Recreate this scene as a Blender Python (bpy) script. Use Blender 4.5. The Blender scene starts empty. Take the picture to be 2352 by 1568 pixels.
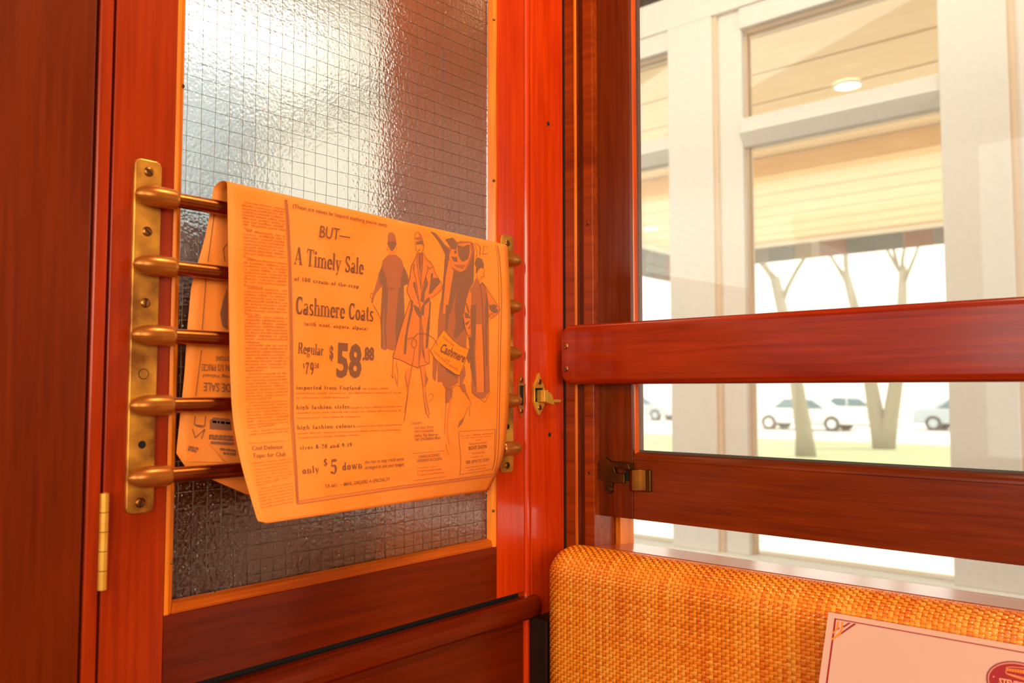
import bpy, bmesh, math, random
from mathutils import Vector, Matrix
random.seed(7)
C = bpy.context.scene.collection
SC = bpy.context.scene
PI = math.pi

# ------------------------------------------------------------------ camera, world, lights, exposure
CAM = Vector((-0.9433, -0.73, 1.2))
YAW, PITCH = math.radians(41.306), math.radians(3.338)
cd = bpy.data.cameras.new('camera'); cam = bpy.data.objects.new('camera', cd); C.objects.link(cam)
cd.sensor_width = 36.0; cd.lens = 29.388; cd.clip_start = 0.01; cd.clip_end = 500
F = Vector((math.cos(YAW)*math.cos(PITCH), math.sin(YAW)*math.cos(PITCH), math.sin(PITCH)))
R = Vector((math.sin(YAW), -math.cos(YAW), 0)); U = R.cross(F)
cam.matrix_world = Matrix(((R.x, U.x, -F.x, CAM.x), (R.y, U.y, -F.y, CAM.y), (R.z, U.z, -F.z, CAM.z), (0, 0, 0, 1)))
cd.dof.use_dof = True; cd.dof.focus_distance = 0.98; cd.dof.aperture_fstop = 6.3
SC.camera = cam

w = bpy.data.worlds.new('sky'); SC.world = w; w.use_nodes = True
w.node_tree.nodes['Background'].inputs[0].default_value = (0.93, 0.89, 0.80, 1)
w.node_tree.nodes['Background'].inputs[1].default_value = 2.7

def lamp(name, kind, loc, power, col, target=None, size=None, size_y=None):
    d = bpy.data.lights.new(name, kind); d.energy = power; d.color = col
    o = bpy.data.objects.new(name, d); C.objects.link(o); o.location = loc
    if kind == 'AREA':
        d.shape = 'RECTANGLE'; d.size = size; d.size_y = size_y or size
    elif kind == 'POINT':
        d.shadow_soft_size = size or 0.05
    if target is not None:
        o.rotation_euler = (Vector(target)-Vector(loc)).to_track_quat('-Z', 'Y').to_euler()
    return o
sun = lamp('sun', 'SUN', (20, -10, 30), 3.0, (1, .93, .8), target=(6, 6, 0)); sun.data.angle = math.radians(2)
lamp('rear_fill_light', 'AREA', (-1.2, -2.8, 1.6), 32, (1, .80, .56), target=(-.4, 0, 1.2), size=1.0, size_y=.9)  # unseen fill lamp added behind the camera, not set in a window
lamp('aisle_fill_light', 'AREA', (-2.42, -1.2, 1.6), 22, (1, .80, .56), target=(-.1, -.5, 1.0), size=1.2, size_y=.9)  # fill lamp added on the aisle side to brighten bench and hand board
lamp('door_fill_light', 'AREA', (-.14, -.52, 2.33), 9, (1, .74, .42), target=(-.12, -.30, 1.2), size=.22)  # unseen lamp added to brighten the right of the door, falling off leftward
lamp('hall_fill_light', 'AREA', (.9, 1.5, 3.5), 46, (1, .93, .78), target=(2.2, 2.2, 1.6), size=6, size_y=.6)  # unseen lamp added to lift the white posts of the hall wall
lamp('vestibule_fill_light', 'POINT', (-.5, .55, 2.15), 4, (1, .66, .34), size=.06)  # unseen warm lamp added to light the wood beyond the door

vs = SC.view_settings
vs.view_transform = 'Standard'; vs.look = 'None'; vs.exposure = 0.0; vs.gamma = 1.0; vs.use_curve_mapping = False
SC.cycles.max_bounces = 14; SC.cycles.transparent_max_bounces = 24; SC.cycles.transmission_bounces = 10
SC.cycles.caustics_refractive = False; SC.cycles.caustics_reflective = False
SC.cycles.sample_clamp_indirect = 6.0
SC.cycles.use_denoising = True

# ------------------------------------------------------------------ helpers
def tag(o, label=None, cat=None, group=None, kind=None):
    if label: o['label'] = label
    if cat: o['category'] = cat
    if group: o['group'] = group
    if kind: o['kind'] = kind
    return o
def wloc(p):
    v = Vector((0, 0, 0))
    while p is not None:
        v += p.location; p = p.parent
    return v
def empty(name, loc=(0, 0, 0), parent=None):
    o = bpy.data.objects.new(name, None); C.objects.link(o); o.empty_display_size = .02
    o.location = Vector(loc) - wloc(parent) if parent else loc
    o.parent = parent
    return o
class MB:
    def __init__(s): s.v = []; s.f = []; s.m = []; s.sm = []
    def add(s, vs_, fs, m=0, smooth=False):
        b = len(s.v); s.v += [tuple(p) for p in vs_]
        for f in fs: s.f.append(tuple(i+b for i in f)); s.m.append(m); s.sm.append(smooth)
        return s
    def box(s, x0, x1, y0, y1, z0, z1, m=0):
        v = [(x0,y0,z0),(x1,y0,z0),(x1,y1,z0),(x0,y1,z0),(x0,y0,z1),(x1,y0,z1),(x1,y1,z1),(x0,y1,z1)]
        return s.add(v, [(0,3,2,1),(4,5,6,7),(0,1,5,4),(1,2,6,5),(2,3,7,6),(3,0,4,7)], m)
    def lathe(s, p0, p1, prof, n=20, m=0, caps=True, smooth=True):
        """prof: list of (t along p0->p1, radius)"""
        a = Vector(p0); d = Vector(p1)-a; z = d.normalized()
        x = z.orthogonal().normalized(); y = z.cross(x)
        vs_ = []; fs = []
        for t, r in prof:
            for k in range(n):
                an = 2*PI*k/n; vs_.append(a+d*t+(x*math.cos(an)+y*math.sin(an))*r)
        for i in range(len(prof)-1):
            for k in range(n):
                k2 = (k+1) % n; fs.append((i*n+k, i*n+k2, (i+1)*n+k2, (i+1)*n+k))
        s.add(vs_, fs, m, smooth)
        if caps:
            s.add(vs_[:n], [tuple(reversed(range(n)))], m); s.add(vs_[-n:], [tuple(range(n))], m)
        return s
    def cyl(s, p0, p1, r, n=16, m=0, r1=None): return s.lathe(p0, p1, [(0, r), (1, r if r1 is None else r1)], n, m)
    def prism(s, pts, d, m=0):
        """extrude closed polygon pts by vector d"""
        n = len(pts); d = Vector(d); P = [Vector(p) for p in pts]
        fs = [tuple(reversed(range(n))), tuple(range(n, 2*n))] + [(i, (i+1) % n, n+(i+1) % n, n+i) for i in range(n)]
        return s.add(P+[p+d for p in P], fs, m)
    def tube(s, pts, rad, n=6, m=0):
        P = [Vector(p) for p in pts]; N = len(P); vs_ = []; fs = []
        if not isinstance(rad, (list, tuple)): rad = [rad]*N
        for i in range(N):
            t = (P[min(i+1, N-1)]-P[max(i-1, 0)]).normalized()
            x = t.cross(Vector((.31, .17, .93))).normalized(); y = t.cross(x)
            for k in range(n):
                a = 2*PI*k/n; vs_.append(P[i]+(x*math.cos(a)+y*math.sin(a))*rad[i])
        for i in range(N-1):
            for k in range(n): fs.append((i*n+k, i*n+(k+1) % n, (i+1)*n+(k+1) % n, (i+1)*n+k))
        fs += [tuple(reversed(range(n))), tuple((N-1)*n+k for k in range(n))]
        return s.add(vs_, fs, m, True)
    def build(s, name, mats, parent=None, bevel=0, seg=2, base=None):
        me = bpy.data.meshes.new(name)
        off = wloc(parent) if parent is not None else Vector(base or (0, 0, 0))
        me.from_pydata([tuple(Vector(p)-off) for p in s.v], [], s.f)
        for i, p in enumerate(me.polygons): p.material_index = s.m[i]; p.use_smooth = s.sm[i]
        for m in (mats if isinstance(mats, (list, tuple)) else [mats]): me.materials.append(m)
        bm = bmesh.new(); bm.from_mesh(me); bmesh.ops.recalc_face_normals(bm, faces=bm.faces); bm.to_mesh(me); bm.free()
        o = bpy.data.objects.new(name, me); C.objects.link(o); o.parent = parent
        if parent is None: o.location = off
        if bevel:
            b = o.modifiers.new('bevel', 'BEVEL'); b.width = bevel; b.segments = seg; b.limit_method = 'ANGLE'; b.angle_limit = math.radians(40)
            b.harden_normals = False
        return o
def box(name, m, x0, x1, y0, y1, z0, z1, parent=None, bevel=0, seg=2, base=None):
    return MB().box(x0, x1, y0, y1, z0, z1).build(name, m, parent, bevel, seg, base if (base or parent) else ((x0+x1)/2, (y0+y1)/2, z0))

# ------------------------------------------------------------------ materials
def mat(name):
    m = bpy.data.materials.new(name); m.use_nodes = True
    nt = m.node_tree; b = nt.nodes['Principled BSDF']
    return m, nt, b
def simple(name, col, rough=.5, metal=0, spec=.5, coat=0):
    m, nt, b = mat(name)
    n = nt.nodes.new('ShaderNodeTexNoise'); n.inputs['Scale'].default_value = 40
    tc = nt.nodes.new('ShaderNodeTexCoord'); nt.links.new(tc.outputs['Object'], n.inputs['Vector'])
    r = nt.nodes.new('ShaderNodeValToRGB'); nt.links.new(n.outputs['Fac'], r.inputs[0])
    r.color_ramp.elements[0].color = [c*.94 for c in col]+[1]; r.color_ramp.elements[1].color = [min(1, c*1.05) for c in col]+[1]
    nt.links.new(r.outputs[0], b.inputs['Base Color'])
    b.inputs['Roughness'].default_value = rough; b.inputs['Metallic'].default_value = metal
    b.inputs['Specular IOR Level'].default_value = spec; b.inputs['Coat Weight'].default_value = coat
    b.inputs['Coat Roughness'].default_value = .08
    return m
def wood(name, dark, light, axis, rough=.30, coat=.3, scale=1.0, pits=True, spec=.22, coat_rough=.16):
    m, nt, b = mat(name); N = nt.nodes; L = nt.links
    tc = N.new('ShaderNodeTexCoord')
    def noise(sc, al, ac, detail=5, dist=0.4):
        mp = N.new('ShaderNodeMapping'); v = [ac, ac, ac]; v['XYZ'.index(axis)] = al
        mp.inputs['Scale'].default_value = v; L.new(tc.outputs['Object'], mp.inputs[0])
        n = N.new('ShaderNodeTexNoise'); n.inputs['Scale'].default_value = sc; n.inputs['Detail'].default_value = detail
        n.inputs['Distortion'].default_value = dist; L.new(mp.outputs[0], n.inputs['Vector']); return n
    a = noise(1, 7*scale, 190*scale); c = noise(1, 4, 16, 3); d = noise(1, 2.2, 55*scale, 4, .8)
    mix = N.new('ShaderNodeMath'); mix.operation = 'MULTIPLY_ADD'; L.new(a.outputs['Fac'], mix.inputs[0]); mix.inputs[1].default_value = .46
    m2 = N.new('ShaderNodeMath'); m2.operation = 'MULTIPLY_ADD'; L.new(c.outputs['Fac'], m2.inputs[0]); m2.inputs[1].default_value = .38
    m3 = N.new('ShaderNodeMath'); m3.operation = 'MULTIPLY'; L.new(d.outputs['Fac'], m3.inputs[0]); m3.inputs[1].default_value = .2
    L.new(m3.outputs[0], m2.inputs[2]); L.new(m2.outputs[0], mix.inputs[2])
    r = N.new('ShaderNodeValToRGB'); L.new(mix.outputs[0], r.inputs[0])
    e = r.color_ramp.elements; e[0].position = .38; e[0].color = (*dark, 1); e[1].position = .68; e[1].color = (*light, 1)
    out = r.outputs[0]
    if pits:
        mp = N.new('ShaderNodeMapping'); v = [26, 26, 26]; v['XYZ'.index(axis)] = 9
        mp.inputs['Scale'].default_value = v; L.new(tc.outputs['Object'], mp.inputs[0])
        vo = N.new('ShaderNodeTexVoronoi'); vo.inputs['Scale'].default_value = 1; vo.inputs['Randomness'].default_value = 1; L.new(mp.outputs[0], vo.inputs['Vector'])
        pr = N.new('ShaderNodeValToRGB'); L.new(vo.outputs['Distance'], pr.inputs[0])
        pr.color_ramp.elements[0].position = .035; pr.color_ramp.elements[0].color = (1, 1, 1, 1); pr.color_ramp.elements[1].position = .085; pr.color_ramp.elements[1].color = (0, 0, 0, 1)
        wn = N.new('ShaderNodeMath'); wn.operation = 'GREATER_THAN'; wn.inputs[1].default_value = .60; 
        sx = N.new('ShaderNodeSeparateColor'); L.new(vo.outputs['Color'], sx.inputs[0]); L.new(sx.outputs[0], wn.inputs[0])
        mu = N.new('ShaderNodeMath'); mu.operation = 'MULTIPLY'; L.new(pr.outputs[0], mu.inputs[0]); L.new(wn.outputs[0], mu.inputs[1])
        mu2 = N.new('ShaderNodeMath'); mu2.operation = 'MULTIPLY'; mu2.inputs[1].default_value = .8; L.new(mu.outputs[0], mu2.inputs[0])
        mx = N.new('ShaderNodeMixRGB'); L.new(mu2.outputs[0], mx.inputs[0]); L.new(out, mx.inputs[1]); mx.inputs[2].default_value = (.03, .012, .004, 1); out = mx.outputs[0]
    L.new(out, b.inputs['Base Color'])
    b.inputs['Roughness'].default_value = rough; b.inputs['Specular IOR Level'].default_value = spec
    b.inputs['Coat Weight'].default_value = coat; b.inputs['Coat Roughness'].default_value = coat_rough
    bp = N.new('ShaderNodeBump'); bp.inputs['Strength'].default_value = .12; bp.inputs['Distance'].default_value = .0006
    L.new(mix.outputs[0], bp.inputs['Height']); L.new(bp.outputs[0], b.inputs['Normal']); L.new(bp.outputs[0], b.inputs['Coat Normal'])
    return m
RD, RL = (.26, .018, .0006), (.42, .036, .0011)
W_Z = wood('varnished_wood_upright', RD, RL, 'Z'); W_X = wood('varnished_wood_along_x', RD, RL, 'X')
W_ZR = wood('varnished_wood_lit', (.46, .020, .0006), (.70, .055, .0010), 'Z', coat=.9, coat_rough=.13, rough=.30, spec=.2)  # same wood, colour lifted to carry the brighter light at the door's right
W_ZL = wood('varnished_wood_shaded', (.115, .012, .0005), (.20, .022, .0006), 'Z')  # same wood, the shade at the left is put into its colour
W_XL = wood('varnished_wood_shaded_x', (.085, .006, .0003), (.19, .016, .0004), 'X')  # darkened likewise: shade low on the door is in the colour
W_BEAD = wood('pale_bead_wood', (.48, .085, .004), (.95, .26, .012), 'Z', pits=False, rough=.35)
W_BEADX = wood('pale_bead_wood_x', (.32, .048, .002), (.66, .13, .006), 'X', pits=False, rough=.35)
W_SASHZ = wood('sash_wood_upright', (.09, .010, .0005), (.20, .028, .001), 'Z', pits=False)
W_SASHY = wood('sash_wood_along_y', (.12, .013, .0006), (.25, .035, .0012), 'Y', pits=False, scale=1.1)
W_RAIL = wood('handrail_wood', (.20, .010, .0008), (.40, .030, .002), 'Y', pits=False, rough=.25, coat=.8)
W_SILL = wood('sill_wood', (.30, .045, .006), (.62, .13, .02), 'Y', pits=False, rough=.3, coat=.55)
W_PLY = wood('guide_strip_wood', (.15, .014, .0008), (.36, .052, .003), 'Y', pits=False, scale=.7)
W_DARK = wood('vestibule_wood', (.07, .014, .002), (.20, .042, .005), 'Z', pits=False)
W_VPOST = wood('vestibule_post_wood', (.40, .07, .008), (.80, .18, .02), 'Z', pits=False)
SOFFIT = wood('soffit_pine', (.84, .62, .38), (.92, .76, .55), 'Y', pits=False, rough=.6, coat=0, scale=.12)
BEAMW = wood('soffit_beam_pine', (.78, .46, .18), (.90, .60, .28), 'Y', pits=False, rough=.6, coat=0, scale=.12)
GAP = simple('dark_gap', (.006, .005, .005), .9)
def brass(name, c0, c1, rough, scale=22, metal=1):
    m, nt, b = mat(name); N = nt.nodes; L = nt.links
    tc = N.new('ShaderNodeTexCoord'); n = N.new('ShaderNodeTexNoise'); n.inputs['Scale'].default_value = scale; n.inputs['Detail'].default_value = 6
    L.new(tc.outputs['Object'], n.inputs['Vector'])
    r = N.new('ShaderNodeValToRGB'); L.new(n.outputs['Fac'], r.inputs[0]); r.color_ramp.elements[0].position = .35; r.color_ramp.elements[1].position = .68
    r.color_ramp.elements[0].color = (*c0, 1); r.color_ramp.elements[1].color = (*c1, 1); L.new(r.outputs[0], b.inputs['Base Color'])
    b.inputs['Metallic'].default_value = metal
    q = N.new('ShaderNodeMapRange'); L.new(n.outputs['Fac'], q.inputs[0]); q.inputs[3].default_value = rough+.14; q.inputs[4].default_value = rough-.06
    L.new(q.outputs[0], b.inputs['Roughness'])
    return m
BR_PLATE = brass('worn_brass_plate', (.26, .085, .008), (.92, .42, .05), .32, scale=34, metal=.5)
BR_CAP = brass('brown_brass_cap', (.42, .13, .016), (.70, .25, .035), .25, metal=.6)
BR_ROD = brass('dark_brass_rod', (.22, .06, .012), (.46, .14, .028), .28)
BR_GOLD = brass('bright_brass', (.72, .32, .035), (1., .58, .09), .28, metal=.6)
BR_OLD = brass('tarnished_brass', (.08, .042, .008), (.19, .09, .016), .36)
SCREW = brass('screw_brass', (.25, .10, .02), (.55, .25, .06), .28)
def glass_textured():
    m, nt, b = mat('obscured_wired_glass'); N = nt.nodes; L = nt.links
    b.inputs['Transmission Weight'].default_value = 1; b.inputs['Roughness'].default_value = .11; b.inputs['IOR'].default_value = 1.5
    b.inputs['Base Color'].default_value = (.97, .97, .94, 1)
    tc = N.new('ShaderNodeTexCoord')
    n1 = N.new('ShaderNodeTexVoronoi'); n1.feature = 'SMOOTH_F1'; n1.inputs['Scale'].default_value = 300; n1.inputs['Smoothness'].default_value = .6; L.new(tc.outputs['Object'], n1.inputs['Vector'])
    n2 = N.new('ShaderNodeTexNoise'); n2.inputs['Scale'].default_value = 170; n2.inputs['Detail'].default_value = 3; L.new(tc.outputs['Object'], n2.inputs['Vector'])
    ad = N.new('ShaderNodeMath'); ad.operation = 'ADD'; L.new(n1.outputs['Distance'], ad.inputs[0]); L.new(n2.outputs['Fac'], ad.inputs[1])
    bp = N.new('ShaderNodeBump'); bp.inputs['Strength'].default_value = .30; bp.inputs['Distance'].default_value = .0006
    L.new(ad.outputs[0], bp.inputs['Height']); L.new(bp.outputs[0], b.inputs['Normal'])
    b2 = N.new('ShaderNodeBump'); b2.inputs['Strength'].default_value = .9; b2.inputs['Distance'].default_value = .0010
    L.new(ad.outputs[0], b2.inputs['Height']); L.new(b2.outputs[0], b.inputs['Coat Normal'])
    b.inputs['Coat Weight'].default_value = 1; b.inputs['Coat Roughness'].default_value = .02; b.inputs['Coat IOR'].default_value = 1.5
    return m
GLASS_T = glass_textured()  # rolled, wired
def pane_glass(name, veil, veilcol=(.95, .92, .85), tint=(.98, .98, .96)):
    m, nt, b = mat(name); N = nt.nodes; L = nt.links; N.remove(b); out = N['Material Output']
    tr = N.new('ShaderNodeBsdfTransparent'); tr.inputs[0].default_value = (*tint, 1)
    gl = N.new('ShaderNodeBsdfGlossy'); gl.inputs['Roughness'].default_value = .02
    fr = N.new('ShaderNodeFresnel'); fr.inputs[0].default_value = 1.45
    tl = N.new('ShaderNodeBsdfTranslucent'); tl.inputs[0].default_value = (*veilcol, 1)  # pale translucent layer stands in for veiling glare
    n = N.new('ShaderNodeTexNoise'); n.inputs['Scale'].default_value = 3; tc = N.new('ShaderNodeTexCoord'); L.new(tc.outputs['Object'], n.inputs['Vector'])
    mr = N.new('ShaderNodeMapRange'); L.new(n.outputs['Fac'], mr.inputs[0]); mr.inputs[3].default_value = veil*.8; mr.inputs[4].default_value = veil*1.2
    a = N.new('ShaderNodeMixShader'); L.new(mr.outputs[0], a.inputs[0]); L.new(tr.outputs[0], a.inputs[1]); L.new(tl.outputs[0], a.inputs[2])
    c = N.new('ShaderNodeMixShader'); L.new(fr.outputs[0], c.inputs[0]); L.new(a.outputs[0], c.inputs[1]); L.new(gl.outputs[0], c.inputs[2])
    L.new(c.outputs[0], out.inputs['Surface']); return m
GLASS_W = pane_glass('window_glass', .05)
GLASS_H = pane_glass('hazed_hall_glass', .07)  # haze over the outdoor view is mixed into these panes
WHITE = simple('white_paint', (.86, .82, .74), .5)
WHITE2 = simple('white_paint_shaded', (.80, .60, .42), .5)  # white paint toned tan, shading along the frame edges put into the colour
PALEBLUE = simple('pale_blue_paint', (.36, .44, .50), .6)
RUBBER = simple('grey_glazing_seal', (.07, .07, .06), .7)
def paper_mat(name, c0, c1, sc=14):
    m, nt, b = mat(name); N = nt.nodes; L = nt.links
    tc = N.new('ShaderNodeTexCoord'); n = N.new('ShaderNodeTexNoise'); n.inputs['Scale'].default_value = sc; n.inputs['Detail'].default_value = 3; L.new(tc.outputs['Object'], n.inputs['Vector'])
    r = N.new('ShaderNodeValToRGB'); L.new(n.outputs['Fac'], r.inputs[0]); r.color_ramp.elements[0].position = .35; r.color_ramp.elements[1].position = .65
    r.color_ramp.elements[0].color = (*c0, 1); r.color_ramp.elements[1].color = (*c1, 1); L.new(r.outputs[0], b.inputs['Base Color'])
    b.inputs['Roughness'].default_value = .55; b.inputs['Specular IOR Level'].default_value = .25
    return m
PAPER = paper_mat('aged_orange_paper', (.93, .250, .022), (.98, .300, .048))
def ink(name, c): return simple(name, c, .6, spec=.2)
INK_D = ink('dark_ink', (.30, .120, .060)); INK_H = ink('headline_ink', (.25, .092, .042)); INK_M = ink('halftone_ink', (.47, .140, .055)); INK_L = ink('pale_halftone_ink', (.80, .205, .040)); INK_T = ink('faint_type_ink', (.60, .125, .026))
INK_P = paper_mat('printed_tag_blank', (.96, .245, .016), (.98, .27, .02))
CARD = paper_mat('cream_card', (.68, .41, .31), (.72, .44, .34), 6)
CRIM = simple('crimson_print', (.34, .003, .010), .5); AMBER = simple('amber_print', (.95, .24, .006), .5); MAUVE = simple('mauve_print', (.30, .05, .07), .5); PINK = simple('pale_pink_print', (.95, .42, .22), .5)

# ------------------------------------------------------------------ setting: shell of the tram car
def struct(o): o['kind'] = 'structure'; return o
struct(box('floor', W_DARK, -2.6, .07, -3.6, 1.7, -.05, 0))
struct(box('ceiling', simple('cream_ceiling', (.75, .6, .42), .6), -2.6, .07, -3.6, 1.7, 2.4, 2.45))
# far aisle side and rear end: sills, posts and headers round open windows
wo = struct(empty('wall_aisle', (-2.55, -1, 0)))
box('wall_panel', W_Z, -2.6, -2.5, -3.6, 1.7, 0, .95, wo); box('header', W_Z, -2.6, -2.5, -3.6, 1.7, 2.15, 2.4, wo)
for y in (-3.55, -2.2, -.85, .5, 1.6): box('post', W_Z, -2.6, -2.5, y, y+.1, .95, 2.15, wo)
wb = struct(empty('wall_rear', (-1.2, -3.55, 0)))
box('wall_panel', W_Z, -2.5, .07, -3.6, -3.5, 0, .95, wb); box('header', W_Z, -2.5, .07, -3.6, -3.5, 2.2, 2.4, wb)
box('wall_panel', W_SASHZ, -1.2, .07, -3.6, -3.5, .95, 2.2, wb)  # closed stretch added so the door varnish mirrors no bright opening
for x in (-2.5, -1.3): box('post', W_Z, x, x+.1, -3.6, -3.5, .95, 2.2, wb)

# ---- door wall (plane y = 0)
wl = struct(empty('wall_left', (-.8, 0, 0)))
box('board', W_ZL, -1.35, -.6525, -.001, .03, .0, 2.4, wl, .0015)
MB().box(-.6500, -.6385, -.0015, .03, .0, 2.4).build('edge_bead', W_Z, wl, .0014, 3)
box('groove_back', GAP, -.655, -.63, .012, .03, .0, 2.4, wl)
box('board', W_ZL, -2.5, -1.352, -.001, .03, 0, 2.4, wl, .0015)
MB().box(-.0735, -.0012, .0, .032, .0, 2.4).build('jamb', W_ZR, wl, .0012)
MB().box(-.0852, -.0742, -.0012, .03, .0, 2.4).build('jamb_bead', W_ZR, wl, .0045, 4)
box('groove_back', GAP, -.088, -.0, .020, .034, .0, 2.4, wl)
# wainscot under the door
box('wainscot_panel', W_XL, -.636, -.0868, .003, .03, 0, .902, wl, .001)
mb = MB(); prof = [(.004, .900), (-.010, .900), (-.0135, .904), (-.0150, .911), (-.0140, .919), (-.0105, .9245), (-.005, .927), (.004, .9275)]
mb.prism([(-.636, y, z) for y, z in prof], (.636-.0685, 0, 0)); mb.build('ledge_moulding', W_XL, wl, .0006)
box('groove_back', GAP, -.636, -.0868, .012, .03, .9, .94, wl)
box('header', W_X, -.64, -.0868, .0, .03, 2.02, 2.4, wl)
for x, z in ((-.0350, 1.5768), (-.0338, 1.1385)):
    MB().lathe((x, .001, z), (x, -.0004, z), [(0, .0034), (1, .0030)], 16).build('bolt_hole', GAP, wl)
# dark vertical shadow joint between jamb and window post
# ---- glazed door
dr = struct(empty('door_1', (-.36, .015, .934)))
DT = 2.015
MB().box(-.6358, -.5808, 0, .026, .934, DT).build('stile', W_Z, dr, .0008)
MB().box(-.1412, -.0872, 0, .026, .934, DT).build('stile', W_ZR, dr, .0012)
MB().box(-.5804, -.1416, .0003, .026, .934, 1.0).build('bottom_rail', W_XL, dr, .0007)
MB().box(-.5804, -.1416, .0003, .026, 1.94, DT).build('top_rail', W_X, dr, .0007)
def bead(name, pts, d, m): MB().prism(pts, d).build(name, m, dr, .0008, 2)
bead('glazing_bead', [(-.5803, .0004, 1.0), (-.5770, -.0004, 1.0), (-.5725, .0026, 1.0), (-.5692, .0078, 1.0), (-.5803, .0078, 1.0)], (0, 0, .94), W_BEAD)
bead('glazing_bead', [(-.1417, .0004, 1.0), (-.1450, -.0004, 1.0), (-.1495, .0026, 1.0), (-.1530, .0078, 1.0), (-.1417, .0078, 1.0)], (0, 0, .94), W_BEAD)
bead('glazing_bead', [(-.5735, .0004, 1.0), (-.5735, -.0004, 1.0032), (-.5715, .0026, 1.0085), (-.5700, .0078, 1.0115), (-.5700, .0078, 1.0)], (.4225, 0, 0), W_BEADX)
bead('glazing_bead', [(-.5700, .0004, 1.94), (-.5700, -.0004, 1.937), (-.5700, .0026, 1.9315), (-.5700, .0078, 1.9285), (-.5700, .0078, 1.94)], (.4185, 0, 0), W_BEADX)
MB().box(-.572, -.150, .0088, .0140, 1.009, 1.932).build('glass_pane', GLASS_T, dr)
# wire grid in the glass
mb = MB()
x = -.5655
while x < -.153:
    pts = [(x+random.uniform(-.0004, .0004), .0083, 1.010+i*.023) for i in range(41)]
    mb.tube(pts, .00026, 3); x += .01445
z = 1.0195; 
while z < 1.93:
    pts = [(-.572+i*.0211, .0081, z+random.uniform(-.0003, .0003)) for i in range(21)]
    mb.tube(pts, .00026, 3); z += .01445
tag(mb.build('wire_grid', brass('wire_steel', (.16, .12, .07), (.30, .23, .14), .4), dr), 'fine square wire mesh in the door glass', kind='stuff')
def screw(parent, c, n, r=.0042, slot=0.0, name='screw', m=None, hgt=.0012):
    c = Vector(c); n = Vector(n).normalized()
    b = MB().lathe(c-n*.001, c+n*hgt, [(0, r), (.55, r), (.85, r*.86), (1, r*.6)], 18)
    x = n.orthogonal().normalized(); x.rotate(Matrix.Rotation(slot, 3, n)); y = n.cross(x)
    a, e, h0, h1 = r*.84, r*.13, hgt*.5, hgt*1.08
    vs_ = [c+x*sx*a+y*sy*e+n*h for h in (h0, h1) for sx, sy in ((-1, -1), (1, -1), (1, 1), (-1, 1))]
    b.add(vs_, [(0,3,2,1),(4,5,6,7),(0,1,5,4),(1,2,6,5),(2,3,7,6),(3,0,4,7)], 1)
    return b.build(name, [m or SCREW, GAP], parent)
for (x, y, z) in ((-.1475, .0008, 1.690), (-.1475, .0008, 1.474), (-.1475, .0008, 1.046), (-.5735, .0016, 1.482), (-.574, .0014, 1.046), (-.2455, .0060, 1.0105), (-.387, .0060, 1.0105), (-.53, .0060, 1.0105)):
    screw(dr, (x, y, z), (-.3 if x < -.3 else -.6, -1, .2), .0019, 0, 'brad', BR_OLD, .0006)
# hinge in the left gap
hg = empty('hinge', (-.6365, -.004, 1.073), dr)
for i in range(5):
    z0 = 1.0331+i*.01612
    MB().cyl((-.6362, -.0035, z0+.0003), (-.6362, -.0035, z0+.0158), .0037, 14).build('knuckle', BR_GOLD, hg, .0003)
MB().box(-.6362, -.6335, -.0012, .002, 1.0331, 1.1137).build('leaf', BR_GOLD, hg)
# strike plate (keep) on the right stile of the door
kp = empty('strike_plate', (-.094, -.002, 1.195), dr)
o2 = [(-.0960, 1.2235), (-.0905, 1.2085), (-.0892, 1.1950), (-.0892, 1.188), (-.0905, 1.1775), (-.0960, 1.1635), (-.1015, 1.1775), (-.1028, 1.188), (-.1028, 1.1985), (-.1015, 1.2085)]
MB().prism([(x, -.0024, z) for x, z in o2], (0, .0026, 0)).build('plate', BR_CAP, kp, .0005)
MB().box(-.0990, -.0925, -.0027, .0, 1.1800, 1.2060).build('slot', GAP, kp)
MB().box(-.1005, -.0895, -.0042, -.0018, 1.2062, 1.2085).build('lip', BR_PLATE, kp, .0006)
screw(kp, (-.0960, -.0024, 1.2135), (0, -1, 0), .0033, .3); screw(kp, (-.0960, -.0024, 1.1725), (0, -1, 0), .0033, 1.4)

# ---- corner post and window side (plane x = 0)
tr = struct(empty('trim_1', (.02, -.03, 0)))
MB().box(.0, .06, -.0232, -.0018, .9, 2.4).build('guide_strip', W_PLY, tr, .0015)
MB().box(-.0012, .004, -.0232, -.0192, .9, 2.4).build('guide_fillet', W_BEAD, tr, .001)
MB().box(.008, .07, -.0350, -.0230, .9, 2.4).build('guide_channel', W_SASHZ, tr)
MB().box(.0, .07, -.0515, -.0348, .9, 2.4).build('guide_strip', W_PLY, tr, .0012)
MB().box(-.0005, .004, -.0020, .0015, .9, 2.4).build('shadow_joint', GAP, tr)
box('channel_post', W_BEAD, .050, .085, -.0600, -.0515, .9, 2.4, tr, .001)
screw(tr, (.0, -.0435, 1.0865), (-1, 0, 0), .0022, .4, 'brad', BR_OLD); screw(tr, (.0, -.043, 1.4335), (-1, 0, 0), .0022, .4, 'brad', BR_OLD); 
wr = struct(empty('wall_right', (.03, -1.5, 0)))
box('wall_panel', W_SASHZ, .0, .06, -3.5, -.0, 0, .955, wr)
box('header', W_SASHY, .0, .06, -3.5, -.0515, 1.96, 2.4, wr)
box('wall_panel', W_SASHZ, .0, .07, -3.5, -.80, .955, 1.96, wr)  # unseen solid panel added to keep window reflections off the door
sl = MB().prism([(.0, -.0515, .955), (.086, -.0515, .955), (.086, -.0515, .975), (.082, -.0515, .9815), (.0, -.0515, .9875)], (0, -.7485, 0)).build('trim_2', W_SILL, None, .002, 2, (.04, -.4, .955))
struct(sl)
for y in (-.0965, -.4165): screw(sl, (.030-.04, y+.4, .9858-.955), (.1, 0, 1), .0034, .8, 'screw', BR_OLD)
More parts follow.
